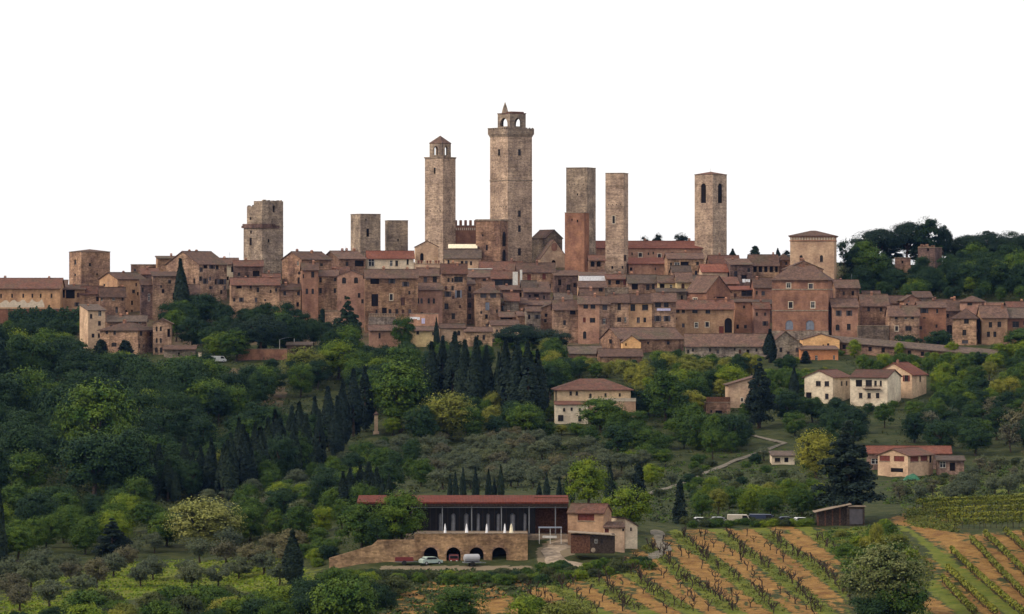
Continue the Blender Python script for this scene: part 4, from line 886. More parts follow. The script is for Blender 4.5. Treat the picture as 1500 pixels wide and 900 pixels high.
# lower band: big low roofs in front of the town
H('long stone barn-like building with a brown roof and bare gable end', 881, 908, 1003, 497, 522, phi=22, roof='gu', yr=481, wall='brown', win=[(895,500,4,8,'o'),(925,503,5,4),(950,503,3,4),(980,503,4,5)], d=1268, chim=0, vis=512)
H('very long low grey building with a broad tile roof beside the stone barn', 1003, 1004, 1130, 506.5, 526, phi=-2, roof='gu', yr=490, wall='grey', win=[(1015,513,3,5),(1040,513,3,5),(1076,512,3,4),(1108,513,3,5)], d=1256, chim=0, vis=516)
H('rough stone gabled house with a small dark window by the lone cypress', 1128, 1129, 1173, 504, 528, phi=4, roof='gv', yr=486, wall='grey', win=[(1155,519,4,8)], d=1250, chim=0)
H('tiny bright apricot gabled house in front of the stone barn', 911, 912, 939, 502, 515, phi=2, roof='gv', yr=492.5, wall='apricot', tile='brown', d=1258, chim=0, over=.25, win=[(917,505,2,4,'o')])
H('bright apricot gable rising behind the orange house', 1175, 1176, 1230, 498, 512, phi=2, roof='gv', yr=490, wall='apricot', d=1262, chim=0, over=.2, win=[(1206,506,2.4,2,'o')])
H('orange house with a low brown roof and pale shutters', 1172, 1173, 1228, 512.5, 542, phi=3, roof='su', yr=507.5, wall='orange', win=[(1196,525,4,8,'l'),(1222,524,3,7,'l'),(1182,524,3,6)], d=1246, chim=0, vis=538)
H('low roofs of a farm shed in front of the stone barn', 832, 834, 882, 518, 532, phi=4, roof='gu', yr=508, wall='brown', tile='grey', d=1252, chim=0, vis=522)
H('low tiled outhouse beside the tiny apricot house', 876, 878, 941, 522, 536, phi=3, roof='gu', yr=512, wall='stone', d=1240, chim=0, vis=526)
# houses on the slope
h = H('big tan villa with a wide hipped terracotta roof among the trees', 815, 816, 924, 570.5, 622, phi=3, roof='hip', yr=556, wall='cream', tile='rust', win=[(836,576.5,3.6,6),(845,576.5,3.6,6),(865,580,3.6,7,'a'),(826,590.5,4.6,3),(848,590.5,4.6,3),(887,579,3,5),(908,579,3,5)], d=1122, dep=14, name='villa', cat='villa', chim=0, vis=596, over=.9)
mb = MB(); z1 = h.z(593); mb.box(h.u(812),h.u(860),-4,-.003,0,z1); mb.build('lower_storey', W['white'], h.o); clear.append((810,590,858,617,1116))
mb = MB(); mb.ext([(-4.4,z1+.02),(-.01,z1+.9),(-.01,z1+1.1),(-4.4,z1+.2)], 'x', h.u(811), h.u(860.5)); mb.build('porch_roof', RF['rust'], h.o)
for x, y, w_, hh in ((820,612,8,9),(825,600,3,5),(836,599,3,5),(848,600,3,5),(848,613,5,8)):
    inst('window', UW, h.o, (h.u(x), -4.09, h.z(y)), 0, (w_*h.m, 1, hh*h.m))
mb = MB(); mb.box(h.u(861),h.u(930),-3,-.003,0,h.z(588)); mb.build('terrace', W['pale'], h.o)
mb = MB(); mb.box(h.u(860.6),h.u(930.4),-3.1,-2.9,h.z(588)+.003,h.z(584)); mb.box(h.u(860.6),h.u(930.4),-3.2,-2.8,h.z(584)+.002,h.z(584)+.15); mb.build('parapet', M['trim'], h.o)
H('plain tan house gable with one window behind the tall dark conifer', 1066, 1067, 1112, 564, 600, phi=3, roof='sr', yr=551, wall='pale', win=[(1087,586,3,5,'t')], d=1150, chim=0, vis=590)
h = H('low brown shed house with a flat roof terrace beside the lane', 1033, 1034, 1070, 590, 618, phi=3, roof='flat', wall='brown', win=[(1053,605,10,7,'o'),(1042,603,3,4)], d=1138, chim=0, vis=604)
mb = MB(); mb.box(0,h.Lr,.2,.35,h.zt+.183,h.zt+1.6); mb.build('fence_panel', M['redwood'], h.o)
H('white gabled house with paired dark windows on the slope', 1180, 1220, 1251, 553, 592, phi=62, roof='gu', yr=543.5, wall='white', tile='rust', win=[(1199.5,562.5,7,7.5),(1211.5,562.5,6.5,7.5),(1211.5,581,5,8),(1186,580,8,9,'o'),(1235.5,563,3,7),(1244,563,3,7)], d=1158, chim=0, vis=582)
h = H('white two-storey house with a flowered balcony and brown veranda openings', 1247, 1300, 1327, 553.5, 596, phi=70, roof='gv', yr=543.5, wall='white', tile='rust', win=[(1259.5,562,9,10,'o'),(1273.5,562,9,10),(1283,562,3.6,8),(1290.5,562,3,8),(1274,580,5,8),(1286,580,5,8),(1262,580,5,8)], d=1150, chim=0, vis=586)
mb = MB(); mb.box(-1.0,-.01,h.v(1290),h.v(1266),h.z(570.5),h.z(569.5)); 
for k in range(14): s = h.v(1290)+(h.v(1266)-h.v(1290))*k/13; mb.box(-1.0,-.95,s-.02,s+.02,h.z(569.4),h.z(565.5))
mb.box(-1.02,-.93,h.v(1290),h.v(1266),h.z(565.4),h.z(565)); mb.build('balcony', M['shut_brown'], h.o)
H('pinkish gabled house with a new red roof behind the white houses', 1284, 1336, 1362, 549, 592, phi=62, roof='gu', yr=532.5, wall='pale', tile='red', win=[(1328,554.5,5,9,'sr'),(1351,556,3,8),(1318,556,3,6)], d=1168, chim=1, vis=580)
h = H('cream farmhouse with a gabled front, maroon shutters and a garage opening', 1289, 1330, 1372, 668, 708, phi=50, roof='gu', yr=658.5, wall='pale', tile='rust', win=[(1298.5,672.5,14,8.5,'cr'),(1318,672.5,14,8.5,'cr'),(1315,689.5,17,6,'o'),(1341,672.5,14,9,'cr'),(1357,672.5,12,9,'cr'),(1368,674,4,12,'o')], d=992, chim=0, vis=698)
H('long low wing with a bright red roof behind the cream farmhouse', 1270, 1271, 1392, 664, 700, phi=-3, roof='gu', yr=654.5, wall='dark', tile='red', d=1016, chim=0, dep=8, win=[(1282,676,12,8,'l'),(1385,672,6,8,'o')], vis=680)
H('wooden lean-to with white panels at the end of the farmhouse', 1371, 1373, 1412, 675, 706, phi=-3, roof='su', yr=669, wall='dark', tile='grey', win=[(1381,681,9,9,'l'),(1395,684,8,12,'o')], d=996, chim=0, dep=6, vis=690)
H('small blue-white hut beside the lane below the pale tree', 1130, 1131, 1164, 668, 686, phi=3, roof='su', yr=662, wall='white', tile='grey', win=[(1139,674,8,6,'b'),(1152,674,6,7,'o')], d=1032, chim=0, dep=5, name='hut', cat='hut', vis=682)
# houses on the wooded west flank
H('tan corner house with a purple-grey roof among the conifers', 143, 202, 225, 484, 520, phi=62, roof='hip', yr=474, wall='stone', tile='brown', win=[(154,487.5,4,5),(166,488,4,6),(165,505.5,8,6),(206,489,3.4,7),(218,490,2.6,6)], d=1262, chim=1, vis=512)
H('brown-roofed house behind the tan corner house', 155, 157, 214, 471, 495, phi=3, roof='gu', yr=463, wall='brown', tile='grey', win=[(184,474.5,5,4,'o'),(205,472,4,5,'l')], d=1284, chim=2, dep=8)
H('tall slim house with three rows of paired arched windows', 223, 224, 251, 474, 524, phi=3, roof='gv', yr=467.5, wall='stone', win=[(229.5,482,2.8,7,'a'),(235.5,482,2.8,7,'a'),(229.5,499,2.8,7,'a'),(235.5,499,2.8,7,'a'),(229,513,4,8,'a'),(236,513,4,8,'a'),(247,488,4,12,'o')], d=1264, chim=0, vis=516)
H('low ruined stone wall with sheds beside the slim arched-window house', 238, 240, 286, 512, 528, roof='su', yr=507, wall='grey', tile='brown', dep=4, name='shed', cat='shed', d=1254, chim=0, win=[(262,519,3,5,'o')])
H('pink garden wall of a sunken yard behind the umbrella pine', 346, 348, 420, 512, 530, roof='flat', wall='brick', dep=3, name='garden_wall', cat='wall', d=1246, vis=522)
H('dark low building with a pale corner post behind the yellow-green tree', 418, 420, 456, 506, 524, roof='su', yr=502, wall='dark', tile='grey', d=1254, chim=0, win=[(436,513,18,6,'o')], dep=5, vis=514)
H('white gate pillar at the edge of the sunken yard', 290.5, 290.5, 295, 517, 525, roof='flat', wall='white', dep=1, name='gate_pillar', cat='pillar', d=1250)
# ruined fortress among the hilltop pines
h = H('ruined fortress wall of brown stone among the hilltop pines', 1346, 1370, 1382, 363, 398, phi=60, roof='flat', wall='dark', name='ruined_fortress', cat='ruin', d=1424, win=[(1360,366,3,4,'o')], vis=390)
mb = MB()
for k in range(12): s = random.uniform(0,h.Ll*.9); mb.box(-.03,.8,s,s+random.uniform(.5,1.6),h.zt+.183,h.zt+random.uniform(.4,1.3))
mb.build('broken_stones', W['brown'], h.o)['kind'] = 'stuff'
H('low stub of fortress wall half hidden under the pines', 1310, 1312, 1334, 378, 398, roof='flat', wall='brown', dep=3, name='ruined_fortress', cat='ruin', d=1420, win=[(1322,384,3,4,'o')])
# ------------------------------------------------------------------ winery in the vineyard
dW = 718.0; mW = dW/F
X_ = lambda x, d=dW: (x-CX)/F*d
o = thing('retaining_wall', 'long rubble stone terrace wall with four arched garage openings and a sloping ramp end', 'wall', (X_(482), dW, 9.5))
wx = lambda x: (x-482)*mW
wz = lambda y: ZY(y, dW) - 9.5
arch = [631, 664.3, 698, 731.3]
mb = MB()
holes = [(wx(x)-wx(607)-1.28, wx(x)-wx(607)+1.28, wz(828), wz(802), True) for x in arch]
face(mb, lambda s,z,k: (wx(607)+s, k, z), 1, wx(773)-wx(607), 0, wz(782), holes, 3.0)
xA, xB, xC = wx(553), wx(607), wx(773); D_ = 3.2
mb.add([(xB,0,wz(782)),(xC,0,wz(782)),(xC,.7,wz(782)),(xB,.7,wz(782))], [(0,1,2,3)])
mb.add([(xC,0,0),(xC,16,0),(xC,16,wz(782)),(xC,0,wz(782))], [(0,1,2,3)]); mb.add([(xB,0,wz(793)),(xB,.7,wz(793)),(xB,.7,wz(782)),(xB,0,wz(782))], [(0,1,2,3)])
mb.add([(xB,.7,wz(793)),(xC,.7,wz(793)),(xC,.7,wz(782)),(xB,.7,wz(782))], [(0,1,2,3)])
mb.build('wall', W['winewall'], o)
mb = MB(); mb.ext([(0,0),(xB-.003,0),(xB-.003,wz(791)),(xA,wz(791.5)),(wx(545),wz(799)),(0,wz(818))], 'y', 0.0, .8); mb.build('ramp_wall', W['winewall'], o)
for x in arch:
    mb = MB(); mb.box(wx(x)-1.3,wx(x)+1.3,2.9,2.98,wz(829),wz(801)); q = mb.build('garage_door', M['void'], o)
    # ring of stones round the arch
    for k in range(9):
        a = math.pi*(k+.5)/9; c, s = math.cos(a), math.sin(a)
        mb = MB(); mb.box(-.22,.22,-.06,.05,-.2,.2); q = mb.build('stone', W['stone'], o)
        q.location = (wx(x)-c*1.5, 0, wz(802)-1.28+s*1.5); q.rotation_euler = (0, a-math.pi/2, 0)
for k in range(36):
    x0_ = xB + (xC-xB)*k/36; mb = MB(); mb.box(x0_+.02,x0_+(xC-xB)/36-.02,-.08,.78,wz(782)+.003,wz(782)+random.uniform(.09,.15)); mb.build('coping_stone', M['coping'], o)
mb = MB(); mb.box(xB,xC-.01,.75,19,wz(794)-.25,wz(787)); mb.build('terrace_floor', M['coping'], o)
clear.append((482, 781, 775, 832, dW))

dP = 736.0; mP = dP/F; zf = ZY(783, dP)
o = thing('winery_pavilion', 'long dark glazed pavilion with a thin red roof above the arched terrace wall', 'pavilion', (X_(523, dP), dP, zf-1.5))
wx = lambda x: (x-523)*mP
wz = lambda y: ZY(y, dP) - zf + 1.5
Lp = wx(833)
mb = MB(); mb.ext([(-1.2,wz(737.5)),(9,wz(737.5)+.8),(19,wz(737.5)-.1),(19,wz(737.5)+.15),(9,wz(737.5)+1.05),(-1.2,wz(737.5)+.28)], 'x', 0, Lp); mb.build('roof', RF['winered'], o)
mb = MB(); mb.box(.2,Lp-.2,-1.0,-.7,wz(741.5),wz(738)); mb.build('fascia_beam', M['wood'], o)
mb = MB(); mb.box(wx(600),Lp-.3,-.55,-.4,wz(744),wz(742.6)); mb.build('rail_beam', M['metal'], o)
for x in (527, 560, 604, 648, 691, 734.5, 775, 813.5):
    mb = MB(); mb.box(wx(x)-.09,wx(x)+.09,-.6,-.4,.2,wz(741)-.003); mb.build('column', M['metal'], o)
mb = MB(); mb.box(0.3,wx(782),3.0,3.2,0,wz(737.5)+.6); mb.build('rear_wall', M['void'], o)
for k in range(21):
    x = 604 + 8.6*k
    mb = MB(); mb.box(wx(x),wx(x+8.4),2.4,2.46,1.5,wz(744)); mb.build('glass_panel', M['glass'], o)
    mb = MB(); mb.box(wx(x)-.05,wx(x)+.05,2.3,2.39,1.5,wz(743)); mb.build('mullion', M['frame'], o)
mb = MB(); mb.box(wx(783),wx(832),5.0,5.2,0,wz(737.5)+.9); mb.box(wx(831),wx(833)-.05,-.3,5,0,wz(738)); mb.build('end_wall', M['redwood'], o)
mb = MB(); mb.box(0,Lp,-1.3,18,.2,1.49); mb.build('floor', M['coping'], o)
clear.append((600, 727, 833, 783, dP)); foot.append([(X_(523,dP),dP-2),(X_(833,dP),dP-2),(X_(833,dP),dP+19),(X_(523,dP),dP+19)])

# steel tanks standing under the pavilion roof
M['steel'] = plain('brushed_steel', (0.16,0.165,0.19), 0.45, 0.5, 0.3, 0.2)
for x, w_ in ((645,4),(664,6.5),(683,6.5),(700.5,5),(715,5.5),(730,5),(751,7.5),(769,4.5)):
    q = P(x, 783, dP+1.3); rr = w_*mP/2
    o = thing('steel_tank', 'tall grey steel wine tank standing under the pavilion roof', 'tank', (q.x, q.y, zf), 0, 'steel tanks under the pavilion roof')
    mb = MB(); mb.lathe([(rr*.6,.35),(rr,.6),(rr,3.5),(rr*.5,3.75),(rr*.2,3.8)], n=14); mb.build('vessel', M['steel'], o)
    for a_ in (.6, 2.2, 3.8, 5.4): mb = MB(); mb.tube([(rr*.8*math.cos(a_),rr*.8*math.sin(a_),0),(rr*.8*math.cos(a_),rr*.8*math.sin(a_),.6)],[.04,.04],5); mb.build('leg', M['metal'], o)
    mb = MB(); mb.lathe([(rr*1.03,1.85),(rr*1.03,2.0)], n=14); mb.build('band', M['metal'], o)
# folded parasols along the parapet
for i, (x, w_) in enumerate(((652,.50),(683.5,.62),(713,.52),(739.5,.52),(749,.78))):
    p = P(x, 787, 721.5)
    lab = 'wide cream folded parasol, at the end of the row on the winery terrace' if i == 4 else 'slim white folded parasol standing on the winery terrace'
    o = thing('folded_parasol', lab, 'parasol', (p.x, p.y, p.z), 0, 'folded parasols on the winery terrace')
    mb = MB(); mb.tube([(0,0,0),(0,0,2.45)],[.035,.035],6); mb.build('pole', M['metal'], o)
    mb = MB(); prof = [(.1,.62),(w_*.5,.66),(w_*.47,.9),(w_*.36,1.5),(w_*.22,2.1),(.05,2.42)]
    mb.lathe(prof, n=10); me_ = mb.build('canopy', M['cloth'] if i < 4 else M['awning'], o)
    mb = MB(); mb.lathe([(.28,0),(.28,.08)], n=10); mb.build('base', M['metal'], o)

# stone farm house, lean-to, white annexe, plank shed
h = H('ochre stone farmhouse with a terracotta roof and a wide brown shutter beside the pavilion', 832, 884, 897, 752.5, 803, phi=76, roof='gv', yr=741.5, wall='ochre', tile='rust', d=728, chim=0, vis=803, name='farmhouse', cat='house',
      win=[(858.5,758.5,24,9.5,'cr'),(849,771,1.4,1.6,'o'),(867,771,1.4,1.6,'o'),(870,777,1.4,1.6,'o')], over=.3)
h = H('white annexe with a sloping roof and one tiny window behind the farmhouse', 893, 916, 934, 771.5, 800, phi=30, roof='sl', yr=760.5, wall='white', tile='grey', d=733, chim=0, win=[(924.5,776,2.6,5.5)], over=.2, name='annexe', cat='annexe')
h = H('small ochre lean-to with a dark window joined to the farmhouse', 884, 885, 915, 774, 800, phi=4, roof='su', yr=766, wall='pale', tile='brown', d=727, chim=0, dep=4, win=[(888.5,777.5,7,6,'cr'),(913,776,3,5,'o')], over=.2, name='lean_to', cat='shed')
dS = 716.0; mS = dS/F
o = thing('plank_shed', 'dark plank shed with a pale-edged sloping roof in front of the farmhouse', 'shed', (X_(836,dS), dS, ZY(811,dS)))
wx = lambda x: (x-836)*mS
wz = lambda y: ZY(y, dS) - ZY(811, dS)
mb = MB(); mb.box(.05,wx(901)-.05,.06,4,0,wz(783.5)); mb.build('wall', M['wood'], o)
for k in range(32):
    x0_ = wx(901)*k/32; mb = MB(); mb.box(x0_+.015,x0_+wx(901)/32-.015,-.02+random.uniform(0,.03),.058,0.05,wz(783.5)-.02 - (wx(901)*k/32)*.03)
    mb.build('plank', M['redwood'] if k < 14 and random.random() < .85 else M['wood'], o)
mb = MB(); mb.ext([(-.4,wz(780.5)),(wx(902),wz(785)),(wx(902),wz(785)+.14),(-.4,wz(780.5)+.14)], 'y', -.5, 4.3); mb.build('roof', M['coping'], o)
inst('window', UWW, o, (wx(873), -.03, wz(793)), 0, (4*mS,1,6*mS)); inst('window', UW, o, (wx(880), -.03, wz(793)), 0, (7*mS,1,6*mS))
mb = MB(); mb.lathe([(.42,0),(.42,.12)], n=14); q = mb.build('cart_wheel', M['coping'], o); q.location = (wx(869),-.12,wz(806)); q.rotation_euler = (R(90),0,0)
clear.append((835,779,902,809,dS)); foot.append([(X_(836,dS),dS),(X_(901,dS),dS),(X_(901,dS),dS+4),(X_(836,dS),dS+4)])

p = P(790, 789, 728)
o = thing('garden_shelter', 'white framed garden shelter with a pale flat top beside the pavilion', 'shelter', tuple(p))
mS = 728/F
for x in (0, 16, 32):
    for yy in (0, 2.2):
        mb = MB(); mb.tube([(x*mS,yy,-1),(x*mS,yy,15*mS)],[.05,.05],5); mb.build('post', M['wframe'], o)
mb = MB(); mb.box(-.15,32*mS+.15,-.15,2.35,15*mS,15*mS+.14); mb.build('top', M['shut_blue'], o)
mb = MB(); mb.box(.6,3.2,.5,1.6,.05,.42); mb.build('bench', M['wframe'], o)

# plank hut under the great conifer
dS = 792.0; mS = dS/F
o = thing('plank_hut', 'dark wooden hut with an uneven roof under the great dark conifer', 'hut', (X_(1197,dS), dS, ZY(776,dS)))
wx = lambda x: (x-1197)*mS
wz = lambda y: ZY(y, dS) - ZY(776, dS)
mb = MB(); mb.ext([(0,0),(wx(1240),0),(wx(1240),wz(741)),(0,wz(750))], 'y', 0.1, 4); mb.box(wx(1240)+.01,wx(1266),-.8,4,0,wz(743)); mb.build('wall', M['wood'], o)
for k in range(20):
    x0_ = wx(1240)*k/20; mb = MB(); mb.box(x0_+.02,x0_+wx(1240)/20-.02,0.0,.09,.05,wz(750)+(wz(741)-wz(750))*k/20-.05); mb.build('plank', M['wood'] if k%5 else M['redwood'], o)
mb = MB(); mb.ext([(-.6,wz(751)),(wx(1247),wz(739)),(wx(1247),wz(739)+.12),(-.6,wz(751)+.12)], 'y', -1.0, 4.4); mb.box(wx(1242),wx(1268),-1.1,4.3,wz(742.4),wz(741.4)); mb.build('roof', M['coping'], o)
mb = MB(); mb.box(wx(1244),wx(1263),-.9,-.803,wz(768),wz(746)); mb.build('door', M['shut_grey'], o)
clear.append((1197,738,1268,772,dS))

# ------------------------------------------------------------------ vehicles
def car(name, label, cat, x, y, d, rz, paint, prof, glassprof, L, Wd, wheels, group=None, zoff=None):
    p = P(x, y, d); z = T(p.x, p.y) if zoff is None else zoff
    o = thing(name, label, cat, (p.x, p.y, z), rz, group)
    mb = MB(); n = len(prof)
    vs = []
    for yy, k in ((-Wd/2,.97),(-Wd/2+.12,1),(Wd/2-.12,1),(Wd/2,.97)):
        vs += [((px_-0)*1, yy, .35+(pz-.35)*k) for px_, pz in prof]
    fs = [tuple(range(n)), tuple(range(4*n-1,3*n-1,-1))]
    for r in range(3): fs += [(r*n+i, r*n+(i+1)%n, (r+1)*n+(i+1)%n, (r+1)*n+i) for i in range(n)]
    mb.add(vs, fs); mb.build('body', paint, o)
    for s in (-1, 1):
        mb = MB(); mb.ext(glassprof, 'y', s*(Wd/2+.01)-.01, s*(Wd/2+.01)+.01); mb.build('window', M['glass'], o)
    xs = [q[0] for q in glassprof]; zs = [q[1] for q in glassprof]
    for X in (min(xs)-.12, max(xs)+.12):
        mb = MB(); mb.box(X-.14,X+.14,-Wd/2+.16,Wd/2-.16,min(zs),max(zs)-.1); mb.build('windscreen', M['glass'], o)
    for wxx in wheels:
        for s in (-1, 1):
            mb = MB(); mb.lathe([(.2,0),(.32,.02),(.32,.18),(.2,.2)], n=12); q = mb.build('wheel', M['tyre'], o); q.location = (wxx, s*(Wd/2-.08)+.1*(1 if s > 0 else 1), .32); q.rotation_euler = (R(90),0,0)
            mb = MB(); mb.lathe([(.18,0),(.18,.03)], n=10); r_ = mb.build('rim', M['rim'], q); r_.location = (0,0,.19 if s < 0 else -.02)
    for s in (-1, 1):
        mb = MB(); mb.box(L/2-.06,L/2+.02,s*(Wd/2-.35)-.14,s*(Wd/2-.35)+.14,.62,.78); mb.build('headlight', M['wframe'], o)
    return o
def paint(nm, c): 
    return plain(nm, c, 0.35, 0.5, var=0.08)
HB = [(-2.0,.35),(2.0,.35),(2.05,.75),(1.3,.95),(.6,1.42),(-1.1,1.46),(-1.85,1.0),(-2.05,.9)]
HBG = [(-1.35,1.0),(1.0,.98),(.52,1.36),(-1.0,1.38)]
VN = [(-2.4,.35),(2.3,.35),(2.4,.9),(2.0,1.15),(1.5,1.95),(-2.35,2.0)]
VNG = [(.5,1.2),(1.75,1.2),(1.4,1.8),(.5,1.85)]
pw, pg, pb, pm, pr = paint('white_car_paint',(.52,.52,.52)), paint('silver_car_paint',(.30,.31,.33)), paint('navy_car_paint',(.02,.03,.07)), paint('mint_car_paint',(.36,.44,.40)), paint('dark_red_paint',(.14,.02,.02))
gp = 'vehicles parked along the top of the vineyard'
car('parked_car','small white car parked at the end of the row of vehicles by the track','car',1027,769,797,.1,pw,HB,HBG,4.1,1.7,(-1.3,1.3),gp)
car('parked_car','silver car parked next to the small white car','car',1053,769,798,.15,pg,HB,HBG,4.1,1.7,(-1.3,1.3),gp)
car('parked_van','cream-white van parked beside the long navy van','van',1083,769,797,.05,paint('cream_van_paint',(.45,.39,.31)),VN,VNG,4.7,1.9,(-1.5,1.5),gp)
car('parked_van','long navy blue van parked among the vineyard vehicles','van',1117,769,798,.04,pb,[(a*1.12,b_*1.0) for a,b_ in VN],[(a*1.12,b_) for a,b_ in VNG],5.3,1.9,(-1.7,1.7),gp)
car('parked_car','dark blue car parked close to the wooden hut','car',1152,768,798,.1,pb,HB,HBG,4.1,1.7,(-1.3,1.3),gp)
car('parked_car','white car with dark windows parked next to the wooden hut','car',1174,768,796,.3,pw,HB,HBG,4.1,1.7,(-1.3,1.3),gp)
car('parked_car','pale mint car parked in front of an arched garage opening','car',631,829,714.5,.5,pm,HB,HBG,4.1,1.7,(-1.3,1.3))
car('parked_van','dark red van standing inside an arched garage opening','van',664.5,827,719.5,R(-88),pr,[(a*.8,b_*.9) for a,b_ in VN],[(a*.8,b_*.9) for a,b_ in VNG],3.8,1.7,(-1.2,1.2), zoff=ZY(827,718))
car('parked_van','white van parked among trees on the wooded slope','van',320,538,1240,.3,pw,VN,VNG,4.7,1.9,(-1.5,1.5))
def trailer(label, x, y, d, rz, body, tank):
    p = P(x, y, d); o = thing('farm_trailer', label, 'trailer', (p.x, p.y, T(p.x, p.y)), rz)
    mb = MB(); mb.box(-1.6,1.6,-.8,.8,.55,.7); mb.tube([(1.6,0,.6),(2.6,0,.5)],[.06,.06],5); mb.build('chassis', M['metal'], o)
    mb = MB()
    if tank:
        mb.lathe([(.25,-1.5),(.62,-1.35),(.7,-1.1),(.7,1.1),(.62,1.35),(.25,1.5)], n=14); q = mb.build('tank', body, o); q.rotation_euler = (0,R(90),0); q.location = (0,0,1.4)
    else:
        for a_ in ((-1.6,1.6,-.85,-.78),(-1.6,1.6,.78,.85),(-1.66,-1.6,-.8,.8),(1.6,1.66,-.8,.8)): mb.box(*a_,.7,1.35)
        mb.build('side_board', body, o)
    for s in (-1, 1):
        mb = MB(); mb.lathe([(.25,0),(.42,.02),(.42,.2),(.25,.22)], n=12); q = mb.build('wheel', M['tyre'], o); q.location = (0, s*.95+.1, .42); q.rotation_euler = (R(90),0,0)
trailer('grey tank trailer standing before an arched garage opening', 691, 830, 713.5, .2, paint('grey_tank_paint',(.33,.33,.35)), True)
trailer('dark red farm trailer parked against the ramp wall', 592, 829, 714.5, .05, pr, False)
# pale shelter frame and stone pillar in the wood
p = P(409, 505, 1258); o = thing('pale_canopy', 'pale blue-white curved canopy on posts behind the umbrella pine', 'canopy', (p.x, p.y, T(p.x,p.y)), .1)
hz = ZY(498,1258)-T(p.x,p.y)
mb = MB(); N = 8; vs = []
for k in range(N+1):
    t = k/N
    for yy in (0, 2.5): vs.append((t*5, yy, hz+.7*math.sin(math.pi*t)*.6+.5*t))
vs += [(a_, b_, c_-.08) for a_, b_, c_ in vs]; q = 2*(N+1)
mb.add(vs, [(2*k,2*k+2,2*k+3,2*k+1) for k in range(N)] + [(q+2*k,q+2*k+1,q+2*k+3,q+2*k+2) for k in range(N)]); mb.build('canopy_sheet', M['shut_blue'], o)
for a_ in (.2, 4.8):
    for b_ in (.1, 2.4): mb = MB(); mb.tube([(a_,b_,-.5),(a_,b_,hz+(0 if a_ < 1 else .45))],[.06,.06],5); mb.build('post', M['wframe'], o)
g = hit(551, 636); o = thing('stone_pillar', 'pale stone pillar shrine with a dark cap in the wood clearing', 'pillar', tuple(g))
mb = MB(); mb.box(-.8,.8,-.8,.8,-.6,.7); mb.box(-.5,.5,-.5,.5,.703,5.2); mb.build('shaft', W['pale'], o)
mb = MB(); mb.box(-.75,.75,-.75,.75,5.203,5.5); mb.add([(-.7,-.7,5.503),(.7,-.7,5.503),(.7,.7,5.503),(-.7,.7,5.503),(0,0,6.3)], [(0,1,4),(1,2,4),(2,3,4),(3,0,4),(0,3,2,1)]); mb.build('cap', W['dark'], o)
clear.append((543,606,560,636,g.y))

# tarpaulin-covered heap before the farmhouse garage
g = hit(1334, 703); M['tarp'] = plain('green_tarpaulin', (0.03,0.13,0.07), 0.6, 0.3, var=0.3)
o = thing('covered_heap', 'green tarpaulin draped over a heap in front of the cream farmhouse', 'tarpaulin', (g.x, g.y-2, T(g.x, g.y-2)))
mb = MB(); n = 12; vs = []
for j in range(n+1):
    for i_ in range(n+1):
        u_, v_ = i_/n*2-1, j/n*2-1; k = max(0, 1-max(abs(u_), abs(v_))**2.2)
        vs.append((u_*2.2, v_*1.3, -.2+1.9*k*(.85+.15*math.sin(5*u_+3*v_))))
mb.add(vs, [(j*(n+1)+i_, j*(n+1)+i_+1, (j+1)*(n+1)+i_+1, (j+1)*(n+1)+i_) for j in range(n) for i_ in range(n)]); mb.build('tarpaulin_sheet', M['tarp'], o)
mb = MB()
for a_ in (-2.2, 2.2): mb.tube([(a_,-1.3,.0),(a_,1.3,.0)],[.09,.09],6)
mb.build('weight_poles', M['wood'], o)
clear.append((1318,684,1350,704,g.y-2))
# ------------------------------------------------------------------ vegetation
LM = {
 'rowgrass': leaf_mat('row_grass', (0.048,0.068,0.012), (0.125,0.125,0.024), 0.1),
 'dark':   leaf_mat('dark_green_leaves', (0.010,0.028,0.014), (0.028,0.056,0.018)),
 'mid':    leaf_mat('mid_green_leaves', (0.022,0.054,0.011), (0.076,0.120,0.017)),
 'bright': leaf_mat('bright_green_leaves', (0.060,0.108,0.010), (0.165,0.205,0.018)),
 'yellow': leaf_mat('yellow_green_leaves', (0.115,0.130,0.020), (0.220,0.215,0.040)),
 'pale':   leaf_mat('pale_yellow_blossom', (0.15,0.165,0.040), (0.27,0.27,0.085), 0.1),
 'cypress':leaf_mat('cypress_green', (0.010,0.020,0.017), (0.021,0.034,0.022)),
 'pine':   leaf_mat('pine_green', (0.011,0.025,0.017), (0.021,0.040,0.022), 0.2),
 'olive':  leaf_mat('olive_grey_green', (0.060,0.080,0.044), (0.105,0.118,0.070), 0.2),
 'bare':   leaf_mat('budding_twigs', (0.085,0.082,0.048), (0.125,0.115,0.066), 0.2),
 'vine':   leaf_mat('vine_leaves', (0.085,0.105,0.016), (0.19,0.19,0.030), 0.2),
 'shrub':  leaf_mat('shrub_leaves', (0.030,0.045,0.018), (0.065,0.076,0.030)),
 'bloom':  leaf_mat('cream_blossom', (0.075,0.100,0.026), (0.20,0.20,0.075), 0.1),
 'ivy':    leaf_mat('ivy_leaves', (0.014,0.034,0.017), (0.030,0.058,0.022)),
}
